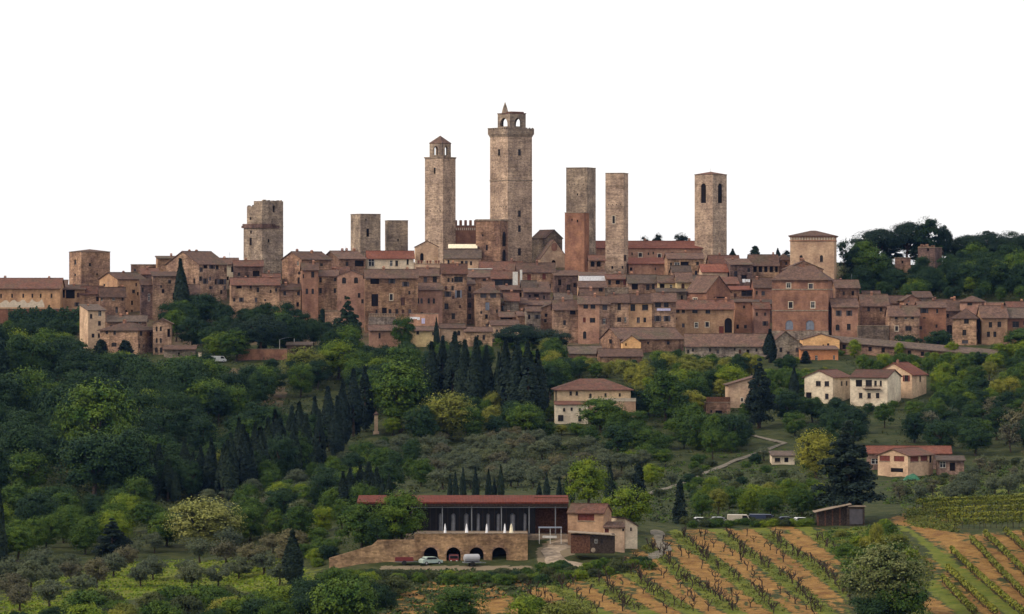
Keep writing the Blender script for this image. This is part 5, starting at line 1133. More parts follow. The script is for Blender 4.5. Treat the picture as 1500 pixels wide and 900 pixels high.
def leafmesh(name, cen, nrm, size, jit=0.38, mats=None, asp=1.4):
    """many small leaf-sized faces: centres, outward normals, sizes -> one mesh"""
    n = len(cen)
    nn = nrm + rng.normal(0, jit, (n, 3)); nn /= np.linalg.norm(nn, axis=1, keepdims=True)+1e-9
    a = np.cross(nn, rng.normal(0, 1, (n, 3))); a /= np.linalg.norm(a, axis=1, keepdims=True)+1e-9
    b = np.cross(nn, a); s = (np.asarray(size)*rng.uniform(.65, 1.35, n))[:, None]
    l = s*asp*.5; w = s*.5/asp**.3
    v = np.stack([cen-a*l, cen-b*w+a*l*.1+nn*s*.08, cen+a*l, cen+b*w+a*l*.1+nn*s*.08], 1).reshape(-1, 3)
    me = bpy.data.meshes.new(name); me.vertices.add(4*n); me.vertices.foreach_set('co', v.reshape(-1))
    me.loops.add(4*n); me.loops.foreach_set('vertex_index', np.arange(4*n)); me.polygons.add(n); me.polygons.foreach_set('loop_start', np.arange(n)*4)
    me.update()
    me.materials.append(LM['mid'] if mats is None else mats)
    return me
def sphere(n):
    v = rng.normal(0, 1, (n, 3)); return v/np.linalg.norm(v, axis=1, keepdims=True)
def clump_crown(name, H_, Rr, z0, nclump, per, leaf, shape='round', rc=(.20,.34), flat=.8):
    """crown of leaf clumps; unit: metres, crown from z0 to H_"""
    cs, ns = [], []
    zc = (z0+H_)/2; hz = (H_-z0)/2
    k = 0; ph1, ph2 = rng.uniform(0, 6.28, 2)
    while k < nclump:
        p = sphere(1)[0]; r = rng.uniform(.45, .86)
        if shape == 'dome' and p[2] < -.62: continue
        az = math.atan2(p[1], p[0]); r *= 1 + .20*math.sin(2*az+ph1)*(1-abs(p[2])) + .14*math.sin(3*az+ph2+2*p[2])
        c = np.array([p[0]*Rr*r, p[1]*Rr*r, zc+p[2]*hz*r])
        if shape == 'cone':
            zr_ = (c[2]-z0)/(H_-z0); c[:2] *= 1.25*max(.12, 1-zr_)**.75
        if shape == 'round': 
            c[:2] *= 1.0 - .25*max(0, -(c[2]-zc)/hz)
        rr = rng.uniform(*rc)*Rr*(1 if shape != 'cone' else max(.35, 1.2-.9*(c[2]-z0)/(H_-z0)))
        d = sphere(per); d[:, 2] = np.where(d[:, 2] < -.3, -d[:, 2]*.6, d[:, 2])
        lump = 1 + .22*np.sin(d[:, :1]*5+k)*np.cos(d[:, 1:2]*5-k)
        q = c + d*rr*rng.uniform(.72, 1.08, (per, 1))*lump*np.array([1, 1, flat])
        cs.append(q); ns.append(d*.7 + np.array([0, 0, .45])); k += 1
    # stray sprigs that break the outline
    m = nclump*per//14 if shape != 'cone' else 1; d = sphere(m); d[:, 2] = np.abs(d[:, 2]) if shape == 'dome' else d[:, 2]
    cs.append(np.array([0, 0, zc]) + d*np.array([Rr, Rr, hz])*rng.uniform(.85, 1.1, (m, 1))); ns.append(d)
    cen = np.concatenate(cs); nrm = np.concatenate(ns)
    return leafmesh(name, cen, nrm, leaf)
def trunk(name, H_, r, limbs, spread, top, mat, lean=.04):
    mb = MB(); pts = [(0,0,-1.2),(0,0,0),(rng.normal(0,lean)*H_,rng.normal(0,lean)*H_,H_*.35),(rng.normal(0,lean)*H_,rng.normal(0,lean)*H_,H_*.7)]
    mb.tube(pts, [r*1.3, r*1.15, r*.8, r*.45], 7)
    for k in range(limbs):
        a = 2*math.pi*(k+rng.uniform(-.2,.2))/limbs; s = spread*rng.uniform(.5,.9); zb_ = H_*rng.uniform(.3,.6)
        st = Vector(pts[2]).lerp(Vector(pts[3]), min(1, max(0, (zb_/H_-.35)/.35)))
        mb.tube([st, (st.x+math.cos(a)*s*.5, st.y+math.sin(a)*s*.5, st.z+(top-st.z)*.4), (st.x+math.cos(a)*s, st.y+math.sin(a)*s, st.z+(top-st.z)*.8)], [r*.5, r*.33, r*.12], 5)
    return mb.mesh(name, mat)
KIND = {}   # kind -> list of (crown, trunk), base height, base half width
def addkind(k, H_, Rr, lst): KIND[k] = (H_, Rr, lst)
addkind('broad', 10, 4.5, [(clump_crown('broad_crown', 10, 4.5, z0, nc, 620, .225), trunk('broad_trunk', 8, .32, 5, 3.2, 8, M['bark'])) for z0, nc in ((.6,46),(1.2,38),(.4,54),(1.0,32),(.8,42))])
addkind('oval', 12, 3.6, [(clump_crown('oval_crown', 12, 3.6, .8, nc, 560, .23), trunk('oval_trunk', 10, .3, 5, 2.2, 10, M['bark'])) for nc in (44, 38)])
addkind('bush', 4, 3.2, [(clump_crown('bush_crown', 4, 3.2, -.4, nc, 480, .185, rc=(.22,.38)), trunk('bush_stem', 2.4, .14, 4, 2.0, 3, M['bark'])) for nc in (26, 32, 22)])
addkind('pine', 14, 5.5, [(clump_crown('pine_crown', 14, 5.5, z0, nc, 560, .25, 'dome', (.20,.32), .9), trunk('pine_trunk', 12, .36, 6, 4.0, 11.5, M['pinebark'], .02)) for nc, z0 in ((56,3.0), (48,3.6), (52,2.2))])
addkind('fluffy', 10, 4.5, [(clump_crown('fluffy_crown', 10, 4.5, .6, 95, 330, .20, rc=(.13,.24)), trunk('fluffy_trunk', 8, .32, 5, 3.2, 8, M['bark'])) for k in range(2)])
addkind('bigfir', 16, 4.2, [(clump_crown('big_conifer_crown', 16, 4.2, -.5, 90, 330, .26, 'cone', (.22,.36), .9), trunk('big_conifer_trunk', 13, .4, 4, 2.0, 9, M['bark'], .01)) for k in range(2)])
addkind('olive', 5, 2.6, [(clump_crown('olive_crown', 5, 2.6, .9, nc, 330, .165, rc=(.24,.40)), trunk('olive_trunk', 3, .22, 5, 1.8, 4, M['bark'], .06)) for nc in (26, 20, 30, 18)])
addkind('twiggy', 6, 2.6, [(clump_crown('twiggy_crown', 6, 2.6, 1.0, nc, 90, .24, rc=(.26,.4)), trunk('twiggy_trunk', 5, .14, 8, 2.0, 5.5, M['bark'], .05)) for nc in (18, 14)])
def cypress_crown(n, Hh=12., Rr=1.25, strands=26):
    cs, ns = [], []
    for k in range(strands):
        a = rng.uniform(0, 2*math.pi); z0 = rng.uniform(0, .72); z1 = min(1, z0+rng.uniform(.2,.42)); m = n//strands
        z = rng.uniform(z0, z1, m); prof = np.clip(np.sin(np.clip(z*1.0+.10, 0, 1)*math.pi*.96), 0, 1)**.65*(1-.25*z)*1.15*(1-z)**.28
        t = (z-z0)/(z1-z0); rr = prof*Rr*(.80+.28*np.sin(t*math.pi)) 
        aa = a + rng.normal(0, .30, m); x, y = np.cos(aa)*rr, np.sin(aa)*rr
        cs.append(np.stack([x, y, z*Hh], 1)); ns.append(np.stack([np.cos(aa), np.sin(aa), np.full(m, .45)], 1))
    return leafmesh('cypress_crown', np.concatenate(cs), np.concatenate(ns), .34, .4, LM['cypress'], 1.8)
def fir_crown(n, Hh=16., Rr=4.2, tiers=15):
    cs, ns = [], []
    for k in range(tiers):
        zc = .05 + .9*k/tiers
        for j in range(10):
            a = rng.uniform(0, 2*math.pi); L = Rr*(1-zc)**.75*rng.uniform(.7, 1.08)+.35; m = n//tiers//10
            t = rng.uniform(.1, 1, m)**.7; w = rng.normal(0, .16, m)*L
            x, y = np.cos(a)*L*t - np.sin(a)*w, np.sin(a)*L*t + np.cos(a)*w
            z = (zc+rng.normal(0,.012))*Hh - (t**1.5)*L*.22 + rng.normal(0, .22, m)
            cs.append(np.stack([x, y, z], 1)); ns.append(np.stack([np.cos(a)*.6*np.ones(m), np.sin(a)*.6*np.ones(m), np.full(m, .7)], 1))
    return leafmesh('conifer_crown', np.concatenate(cs), np.concatenate(ns), .5, .6, LM['pine'], 1.6)
def pole(name, Hh, r): 
    mb = MB(); mb.tube([(0,0,-1.2),(0,0,Hh*.5),(0,0,Hh*.93)], [r*1.2, r*.7, r*.1], 6); return mb.mesh(name, M['bark'])
addkind('cypress', 12, 1.25, [(cypress_crown(4200, strands=s), pole('cypress_trunk', 12, .2)) for s in (24, 30, 36)])
addkind('fir', 16, 4.2, [(fir_crown(6500), pole('conifer_trunk', 16, .35)) for s in range(2)])
NAMES = {'bigfir':'conifer_tree','fluffy':'blossoming_tree','broad':'broadleaf_tree','oval':'broadleaf_tree','bush':'bush','pine':'umbrella_pine','olive':'olive_tree','twiggy':'budding_tree','cypress':'cypress_tree','fir':'conifer_tree'}
trees = []
def plant(kind, x, yb_, mat, label, group=None, h=None, w=None, ytop=None, wpx=None, d=None, name=None, cat=None, zoff=0):
    """tree standing on the ground at a picture point; ytop/wpx give its size in the picture"""
    if d is None:
        g = hit(x, yb_)
        if g is None: return None
    else: X = (x-CX)/F*d; g = Vector((X, d, T(X, d)))
    m = g.y/F
    if ytop is not None: h = ZY(ytop, g.y) - g.z
    H0, R0, lst = KIND[kind]
    if wpx is not None: w = wpx*m/2
    if h is None: h = H0*rng.uniform(.8, 1.2)
    if w is None: w = R0*h/H0*rng.uniform(.85, 1.15)
    cr, tr = lst[int(rng.integers(len(lst)))]
    o = thing(name or ({'dark':'dark_','mid':'green_','bright':'bright_green_','yellow':'yellow_green_'}.get(mat,'')+NAMES[kind] if kind in ('broad','oval','bush') else NAMES[kind]), label, cat or ('bush' if kind == 'bush' else 'tree'), (g.x, g.y, g.z-.15+zoff), rng.uniform(0, 6.28), group)
    o.scale = (w/R0, w/R0*rng.uniform(.9,1.1), h/H0)
    inst('trunk' if kind != 'bush' else 'stem', tr, o); inst('crown' if kind != 'bush' else 'foliage', cr, o, mat=LM[mat])
    if kind == 'cypress': o.rotation_euler = (rng.normal(0, .02), rng.normal(0, .02), o.rotation_euler.z)
    trees.append((x, g.y, w/m)); return o
V = plant
random.seed(21)
# ---- trees that can be told apart
V('cypress',268,446,'cypress','lone dark cypress standing between tan houses on the town edge', ytop=379, wpx=24, d=1338)
V('cypress',1127,528,'cypress','slim dark cypress in front of the long grey building', ytop=482, wpx=19, d=1240)
V('cypress',1163,588,'cypress','dark cypress beside the white gabled house', ytop=536, wpx=15)
V('bigfir',1112,628,'cypress','tall broad dark conifer beside the plain tan house gable', ytop=519, wpx=58)
V('bigfir',1243,768,'cypress','great dark conifer towering over the plank hut', ytop=613, wpx=112, d=800)
V('fir',1180,532,'cypress','small dark round conifer in front of the orange house', ytop=512, wpx=20, d=1238)
V('fluffy',1196,702,'yellow','pale yellow-green tree between the lane and the great conifer', ytop=628, wpx=66, d=985)
V('fluffy',300,806,'pale','big pale yellow blossoming tree at the edge of the dark wood', ytop=727, wpx=116)
V('fluffy',271,712,'pale','pale yellow tree caught between the dark cypresses, the wider one', ytop=667, wpx=42)
V('oval',318,716,'yellow','yellow-green slender tree rising among the dark cypresses', ytop=656, wpx=38)
V('bigfir',165,826,'cypress','very dark round evergreen above the olive meadow', ytop=755, wpx=64)
V('cypress',430,858,'cypress','single dark cypress at the end of the olive meadow', ytop=776, wpx=34)
V('cypress',-2,848,'cypress','tall dark cypress at the outer edge of the olive meadow', ytop=718, wpx=24)
V('broad',586,800,'mid','large green tree shading the end of the pavilion roof', ytop=716, wpx=80, d=727)
V('broad',528,806,'mid','round green tree above the ramp wall', ytop=733, wpx=72, d=727)
V('broad',555,806,'dark','dark green tree tucked between the two trees by the ramp wall', ytop=752, wpx=52, d=725)
V('broad',860,745,'bright','bright green tree behind the end of the pavilion roof', ytop=668, wpx=66, d=800)
V('broad',922,786,'bright','bright round green tree behind the white annexe', ytop=710, wpx=66, d=762)
V('fir',935,730,'cypress','dark pointed conifer behind the bright round tree', ytop=674, wpx=34, d=850)
V('cypress',893,730,'cypress','dark cypress between two bright green trees near the farmhouse', ytop=680, wpx=16, d=850)
V('fir',996,778,'cypress','thin dark conifer beside the winding track', ytop=698, wpx=26, d=800)
V('oval',588,634,'mid','tall green tree beside the stone pillar shrine', ytop=524, wpx=84)
V('fluffy',655,646,'yellow','olive-yellow tree in the middle of the wooded slope', ytop=572, wpx=92)
V('fluffy',445,566,'yellow','soft yellow-green tree below the sunken yard', ytop=507, wpx=70)
V('broad',320,532,'bright','bright green tree beside the sunken yard', ytop=486, wpx=44, d=1248)
V('oval',345,536,'mid','green leafy tree between the bright tree and the umbrella pine', ytop=480, wpx=46, d=1242)
V('broad',145,690,'mid','huge spreading green tree in the wood below the town', ytop=556, wpx=124)
V('fir',148,566,'cypress','dark conifer in front of the tall narrow pale house', ytop=494, wpx=40, d=1232)
V('fir',184,566,'cypress','dark conifer in front of the tan corner house', ytop=495, wpx=42, d=1230)
V('oval',975,628,'mid','round-topped green tree between the villa and the tan house gable', ytop=538, wpx=56, d=1112)
V('broad',882,636,'mid','leafy tree hiding the villa terrace', ytop=580, wpx=74, d=1098)
V('bigfir',510,520,'pine','dark conifer in front of the pink house with arched windows', ytop=430, wpx=50, d=1262)
V('broad',590,512,'mid','small green tree below the pink courtyard wall', ytop=462, wpx=34, d=1280)
V('cypress',640,510,'cypress','thin cypress rising beside the yellowish low house', ytop=464, wpx=9, d=1280)
for x, yt_, wp, lab in ((385,462,66,'umbrella pine with a broad dark crown above the sunken yard'),(352,470,40,'smaller umbrella pine next to the broad-crowned one'),(762,476,78,'great umbrella pine with its wide dark crown in front of the houses'),(808,482,62,'umbrella pine joined to the great pine by the corner house')):
    V('pine',x,528,'pine',lab,ytop=yt_,wpx=wp,d=1250 if x < 500 else 1262)
for x, yt_, wp, mt, lab in ((1284,336,76,'pine','spreading umbrella pine on the hilltop beside the fortified tower'),(1328,326,66,'pine','tall umbrella pine above the ruined fortress'),(1358,318,56,'dark','green-topped tree rising over the ruined fortress'),(1382,332,30,'pine','narrow dark pine at the corner of the ruined fortress'),
    (1416,345,62,'pine','first of the dark pines in the hilltop grove past the ruined fortress'),(1446,340,60,'pine','dark hilltop pine in the middle of the grove'),(1478,339,62,'pine','dark hilltop pine with the densest crown of the grove'),(1508,342,64,'pine','outermost dark pine of the hilltop grove')):
    V('pine' if mt == 'pine' else 'oval',x,400,mt,lab,ytop=yt_,wpx=wp,d=1446 if x < 1400 else 1452)
for x, yt_, wp, kd, lab in ((945,345,15,'oval','small dark round tree peeping over the monastery roof, the smallest of three'),(964,341,18,'oval','dark round tree over the monastery roof, between two others'),(998,341,24,'broad','broad dark tree over the monastery roof beside the bell tower'),(1073,364,12,'cypress','dark little cypress beside the bell tower'),(1106,358,26,'fir','ragged dark conifer on the skyline behind the posts house'),(1140,363,9,'cypress','thin skyline cypress near the fortified tower'),(1152,366,14,'oval','small dark skyline tree next to the fortified tower')):
    V(kd,x,400,'cypress' if kd != 'fir' else 'pine',lab,ytop=yt_,wpx=wp,d=1470)
V('twiggy',1236,420,'dark','thin see-through tree right behind the fortified tower'.replace('right ',''), ytop=348, wpx=26, d=1400)
V('bush',1330,505,'dark','dark bushes in front of the tan terrace house', ytop=487, wpx=40, d=1284); V('bush',1376,505,'dark','dark bush below the rosy brick house', ytop=484, wpx=46, d=1284)
V('broad',1498,516,'mid','green tree in front of the boarded house at the end of the terrace', ytop=480, wpx=58, d=1276)
# rows of cypresses
cg = 'cypresses lined up behind the winery pavilion'
for x, yt_, wp in ((560,700,11),(570,692,12),(660,694,9),(668,690,10),(678,684,11),(697,683,11),(716,686,10),(724,700,8),(734,680,12),(790,706,9),(801,692,11),(819,698,10),(828,694,10),(838,702,9)):
    V('cypress',x,732,'cypress','slim dark cypress in the row behind the winery pavilion',cg,ytop=yt_,wpx=wp,d=842+rng.uniform(-8,8))
for x, yt_, wp in ((503,690,22),(515,684,24),(528,680,26),(540,676,26),(551,684,22)):
    V('cypress',x,740,'cypress','dark cypress in the thick clump beside the pavilion','clump of cypresses beside the pavilion',ytop=yt_,wpx=wp,d=848+rng.uniform(-10,10))
cg = 'dark cypresses in the valley wood'
for x, yt_, yb_, wp in ((518,540,640,26),(536,536,632,28),(500,556,655,26),(483,566,662,28),(462,580,672,22),(440,588,682,28),(424,594,690,28),(404,600,696,26),(392,610,702,24),(374,618,712,26),(356,622,722,28),(342,634,726,24),(326,650,730,22),(296,652,728,20),(282,662,730,18),(246,672,734,26),(258,690,736,16),(232,650,726,26),(468,600,690,20),(412,612,704,30),(384,624,716,30),(364,634,724,28),(336,645,734,26),(310,640,728,24),(220,660,735,26),(206,668,738,22),(448,606,700,28),(430,618,704,26),(492,580,676,24),(348,610,716,22),(270,640,722,22)):
    V('cypress',x,yb_,'cypress','tall dark cypress in the line running down the valley wood',cg,ytop=yt_,wpx=wp)
cg = 'dark cypresses in two tall clusters below the town'
for x, yt_, yb_, wp in ((632,500,592,26),(648,492,588,26),(662,486,592,30),(680,498,602,30),(696,494,606,30),(712,506,606,24),(742,498,612,30),(758,494,616,32),(776,500,618,32),(792,512,616,26),(730,516,606,20)):
    V('cypress',x,yb_,'cypress','dark cypress in the tall clusters below the town houses',cg,ytop=yt_,wpx=wp)
# ---- the woods: single trees filling the wooded slopes
def clash(x, ytop, ybase, wpx, dd):
    for (a, b_, c, e, dc) in clear:
        if dd < dc+4 and x+wpx*.45 > a and x-wpx*.45 < c and ytop < e-2 and ybase > b_: return True
    return False
def inside(p):
    return any(in_poly(p.x, p.y, f) for f in foot)
def wood(poly, n, mind, kinds, label, group, hr, seed):
    """kinds: list of (weight, kind, mat)"""
    r = random.Random(seed); pts = []; xs = [p[0] for p in poly]; ys = [p[1] for p in poly]; tries = 0; made = 0
    tot = sum(k[0] for k in kinds)
    while made < n and tries < n*60:
        tries += 1; x, y = r.uniform(min(xs), max(xs)), r.uniform(min(ys), max(ys))
        if not in_poly(x, y, poly): continue
        if any(abs(x-a)/mind + abs(y-b_)/(mind*.55) < 1 for a, b_ in pts): continue
        g = hit(x, y)
        if g is None or inside(g): continue
        h = r.uniform(*hr); t = r.uniform(0, tot)
        for wgt, kd, mt in kinds:
            t -= wgt
            if t <= 0: break
        H0, R0, _ = KIND[kd]; hh = h if kd not in ('bush',) else h*.5
        w = R0*hh/H0*r.uniform(.85, 1.2); m = g.y/F
        ok = False
        for k in range(4):
            if not clash(x, y-hh/m, y, 2*w/m, g.y): ok = True; break
            hh *= .72; w *= .8
        if not ok or hh < 1.6: continue
        lb = label[(kd, mt)] if isinstance(label, dict) else label
        V(kd, x, y, mt, lb, group, h=hh, w=w, d=g.y); pts.append((x, y)); made += 1
    return made
LB = lambda txt: {(k, m): t+' '+txt for (k, m), t in {('broad','dark'):'dark green broadleaf tree',('broad','mid'):'green broadleaf tree',('broad','bright'):'bright green broadleaf tree',('broad','yellow'):'yellow-green broadleaf tree',('oval','dark'):'dark tall-crowned tree',('oval','mid'):'green tall-crowned tree',('oval','yellow'):'yellow-green tall-crowned tree',('oval','bright'):'bright tall-crowned tree',
    ('bush','dark'):'dark green bush',('bush','mid'):'green bush',('bush','shrub'):'olive-brown bush',('bush','bright'):'bright green bush',('bush','yellow'):'yellow-green bush',('olive','olive'):'grey-green olive tree',('fir','pine'):'dark conifer',('twiggy','bare'):'twiggy budding tree',('olive','bare'):'brownish budding tree',('pine','pine'):'dark umbrella pine'}.items()}
wn_ = []
wn_.append(wood([(-20,500),(120,505),(150,530),(240,540),(300,560),(330,600),(250,650),(200,740),(-20,760)], 70, 26, [(7,'broad','dark'),(3,'oval','dark'),(2.4,'broad','mid'),(1.5,'fir','pine'),(.6,'oval','mid'),(.6,'broad','bright')], LB('in the dense wood below the convent'), 'trees of the dense wood below the convent', (12,18), 1))
wn_.append(wood([(245,470),(330,470),(420,478),(480,490),(540,510),(600,520),(600,550),(480,560),(430,540),(330,545),(250,530),(255,505)], 46, 19, [(6,'broad','dark'),(2,'oval','dark'),(2,'broad','mid'),(1,'fir','pine')], LB('in the thicket under the town walls'), 'trees in the thicket under the town walls', (8,13), 2))
wn_.append(wood([(240,545),(330,600),(440,560),(560,540),(620,560),(610,640),(560,640),(500,560),(400,600),(330,640),(240,640)], 34, 22, [(5,'broad','dark'),(2,'oval','dark'),(3,'broad','mid'),(1.2,'broad','bright')], LB('on the slope of the valley wood'), 'trees on the slope of the valley wood', (8,13), 3))
wn_.append(wood([(600,580),(820,575),(830,640),(700,650),(610,655)], 30, 20, [(4,'broad','mid'),(3,'broad','dark'),(1,'oval','mid'),(1,'broad','bright'),(.6,'broad','yellow')], LB('around the tall cypress clusters'), 'trees around the tall cypress clusters', (6,11), 4))
wn_.append(wood([(800,520),(880,530),(1000,522),(1110,528),(1110,600),(1000,610),(930,600),(920,560),(800,560)], 72, 15, [(3,'broad','mid'),(3,'broad','yellow'),(2,'oval','yellow'),(2,'broad','dark'),(1,'broad','bright')], LB('between the stone barn and the villa'), 'trees between the stone barn and the villa', (6,10), 5))
wn_.append(wood([(930,600),(1090,600),(1100,640),(1060,680),(960,690),(860,660),(830,630)], 30, 20, [(4,'broad','mid'),(3,'broad','dark'),(1,'oval','dark'),(2,'bush','mid')], LB('below the villa'), 'trees below the villa', (6,11), 6))
wn_.append(wood([(1130,520),(1230,545),(1460,520),(1520,520),(1520,600),(1370,605),(1360,560),(1240,545),(1150,560)], 80, 14, [(3,'broad','mid'),(2,'broad','bright'),(2,'broad','dark'),(1,'broad','yellow'),(1.5,'bush','mid')], LB('below the roofed wall'), 'trees below the roofed wall', (4.5,7.5), 7))
wn_.append(wood([(1140,595),(1300,595),(1520,605),(1520,668),(1400,668),(1280,652),(1230,668),(1140,640)], 50, 19, [(4,'broad','dark'),(2,'broad','mid'),(1,'oval','dark'),(1,'bush','dark'),(.8,'twiggy','bare')], LB('below the white houses'), 'trees below the white houses', (5.5,10), 8))
wn_.append(wood([(1240,432),(1300,425),(1520,425),(1520,440),(1420,436),(1250,440),(1240,436)], 10, 16, [(3,'broad','dark'),(1,'oval','dark'),(.4,'broad','bright')], LB('on the hill behind the terrace'), 'trees on the hill behind the terrace', (8,12), 9))
wn_.append(wood([(1240,400),(1300,398),(1520,395),(1520,425),(1250,425)], 34, 17, [(4,'broad','dark'),(2,'oval','dark'),(.6,'broad','bright'),(.6,'broad','mid')], LB('under the hilltop pines'), 'trees under the hilltop pines', (8,13), 10))
wn_.append(wood([(400,715),(520,690),(620,680),(640,725),(600,740),(500,790),(420,800),(350,800),(340,750)], 40, 21, [(3,'broad','mid'),(3,'broad','dark'),(1,'broad','bright'),(1,'bush','shrub'),(1,'oval','mid')], LB('on the bank behind the winery trees'), 'trees on the bank behind the winery', (5,8.5), 11))
wn_.append(wood([(-20,760),(200,745),(250,790),(250,812),(120,815),(-20,830)], 30, 22, [(4,'broad','mid'),(3,'broad','dark'),(1,'oval','dark'),(1,'broad','bright')], LB('above the olive meadow'), 'trees above the olive meadow', (6.5,10), 12))
wn_.append(wood([(1000,742),(1200,738),(1200,762),(1000,762)], 16, 17, [(4,'broad','bright'),(1,'broad','mid'),(1,'broad','yellow')], LB('behind the parked vehicles'), 'trees behind the parked vehicles', (4.5,6.5), 13))
# olive groves
wood([(470,690),(560,655),(610,650),(600,690),(480,745),(400,760),(440,715)], 16, 22, [(2,'broad','bright'),(3,'broad','mid'),(1,'bush','bright')], LB('on the sunny bank beside the cypresses'), 'trees on the sunny bank beside the cypresses', (4,6.5), 40)
wood([(195,640),(330,650),(470,640),(470,690),(330,735),(195,742)], 34, 20, [(5,'broad','dark'),(4,'oval','dark'),(1.5,'broad','mid')], LB('between the valley cypresses'), 'trees between the valley cypresses', (8,13), 41)
wood([(430,786),(485,780),(490,812),(478,842),(432,842)], 14, 13, [(3,'bush','mid'),(1,'bush','dark'),(2,'bush','bright')], LB('beside the ramp wall'), 'bushes beside the ramp wall', (3.5,5.5), 42)
wood([(940,620),(1100,640),(1060,690),(960,695),(900,670)], 18, 16, [(3,'bush','mid'),(2,'broad','mid'),(1,'bush','bright')], LB('on the bank above the lane'), 'trees on the bank above the lane', (4,6), 43)
for x, yt_, wp in ((1262,352,44),(1306,348,50),(1346,342,44),(1398,350,44),(1432,350,50),(1464,348,50),(1496,350,54)):
    V('oval',x,400,'dark','dark round-crowned tree standing between the hilltop pines','trees between the hilltop pines',ytop=yt_,wpx=wp,d=1464)
wood([(1128,536),(1240,546),(1190,600),(1120,592)], 20, 15, [(3,'broad','mid'),(2,'broad','bright'),(2,'broad','dark'),(1,'bush','mid')], LB('around the white gabled house'), 'trees around the white gabled house', (5,7.5), 44)
V('broad',1352,410,'dark','dark bushy tree half hiding the ruined fortress', ytop=374, wpx=34, d=1412); V('broad',1388,412,'dark','dark tree at the foot of the ruined fortress corner', ytop=372, wpx=30, d=1414)
wood([(1236,416),(1520,412),(1520,442),(1250,444)], 44, 13, [(4,'broad','dark'),(2,'broad','mid'),(2,'bush','dark'),(.5,'broad','bright')], LB('on the slope just above the terrace roofs'), 'trees just above the terrace roofs', (4.5,7.5), 45)
og = 'olive trees of the slope grove'
wn_.append(wood([(600,655),(760,645),(860,660),(960,690),(940,715),(880,720),(620,718)], 92, 14, [(9,'olive','olive'),(1,'bush','mid'),(1.2,'olive','bare')], LB('in the grove above the winery'), og, (3.6,5.4), 14))
wn_.append(wood([(300,740),(420,715),(560,665),(600,660),(600,690),(480,745),(420,780),(320,780)], 46, 14, [(6,'olive','olive'),(1.5,'bush','mid'),(2,'olive','bare'),(1,'bush','bright')], LB('on the bank by the valley wood'), 'olive trees on the bank by the valley wood', (3.4,5.2), 15))
wn_.append(wood([(10,840),(130,815),(250,808),(420,800),(440,830),(410,866),(200,862),(60,895),(10,895)], 30, 30, [(5,'olive','olive'),(3,'olive','bare')], LB('in the meadow grove'), 'olive trees in the meadow grove', (4.0,5.8), 16))
wn_.append(wood([(1320,705),(1520,672),(1520,722),(1400,738),(1300,738)], 36, 15, [(4,'olive','olive'),(2,'bush','shrub'),(2,'twiggy','bare')], LB('on the grassy slope by the farmhouse'), 'olive trees on the slope by the farmhouse', (3.2,4.8), 17))
wn_.append(wood([(1330,598),(1520,590),(1520,618),(1330,618)], 20, 15, [(4,'olive','olive'),(2,'twiggy','bare'),(1,'bush','bright')], LB('in the strip behind the white houses'), 'olive trees behind the white houses', (3.2,4.6), 18))
wn_.append(wood([(960,690),(1130,672),(1200,690),(1200,735),(1000,738),(950,725)], 34, 18, [(3,'bush','mid'),(2,'bush','shrub'),(2,'olive','olive'),(1,'bush','dark'),(1,'broad','bright')], LB('along the lane to the hut'), 'bushes along the lane to the hut', (3.5,5.5), 19))
# foreground bushes
wn_.append(wood([(-10,925),(60,915),(200,892),(420,880),(480,856),(560,848),(600,860),(560,905),(440,915),(-10,935)], 40, 24, [(4,'bush','mid'),(2,'bush','dark'),(1,'bush','bright'),(1,'bush','shrub'),(.6,'bush','yellow')], LB('along the foot of the olive meadow'), 'bushes along the foot of the meadow', (6,9.5), 20))
wn_.append(wood([(480,838),(790,836),(940,825),(960,835),(900,842),(780,860),(620,856),(500,856)], 50, 15, [(4,'bush','mid'),(3,'bush','shrub'),(2,'bush','bright'),(1,'bush','dark')], LB('on the bank below the terrace wall'), 'bushes on the bank below the terrace wall', (2.2,4.2), 21))
wn_.append(wood([(1215,782),(1300,770),(1330,800),(1350,840),(1300,850),(1240,835)], 22, 16, [(3,'bush','bright'),(2,'bush','mid'),(1,'bush','yellow')], LB('between the two vineyards'), 'bushes between the two vineyards', (3,4.6), 22))
V('fluffy',1298,905,'bloom','wide tree of cream blossom and buds between the two vineyards', ytop=792, wpx=124)
V('bush',1322,918,'mid','dark green bush in front of the cream blossoming tree', ytop=846, wpx=86, d=640); V('bush',1278,920,'dark','low green bush at the foot of the cream blossoming tree', ytop=868, wpx=64, d=638)
V('broad',672,920,'mid','round green tree at the foot of the bare bank', ytop=856, wpx=84, d=636); V('bush',830,925,'yellow','yellow-flecked bush at the lower edge of the vineyard', ytop=880, wpx=90, d=632)
V('bush',500,925,'mid','leafy bush at the lower edge of the meadow', ytop=848, wpx=104, d=640); V('bush',770,922,'bright','bright bush beside the round green tree', ytop=872, wpx=60, d=636)
V('bush',1285,806,'yellow','small bush with yellow flowers on the green bank', ytop=766, wpx=24)

# ivy on the convent wall
n = 5200; s = rng.uniform(0, 1, n); xs = X_(12, 1324) + s*(X_(120, 1324)-X_(12, 1324))
top = 452.5 + 3*np.sin(s*31)+2*np.sin(s*77) ; bot = 486 + 6*np.sin(s*9)
ys = top + (bot-top)*rng.uniform(0, 1, n)**.8
cen = np.stack([xs, 1325.4 - np.abs(rng.normal(0, .5, n)) - (ys-452)*.02, CAMZ-(ys-YH)/F*1324], 1)
o = bpy.data.objects.new('ivy', leafmesh('ivy', cen, np.tile([0, -1, .5], (n, 1)), .55, .5, LM['ivy'])); C.objects.link(o); tag(o, 'dense dark ivy hanging over the wall under the convent', 'ivy')

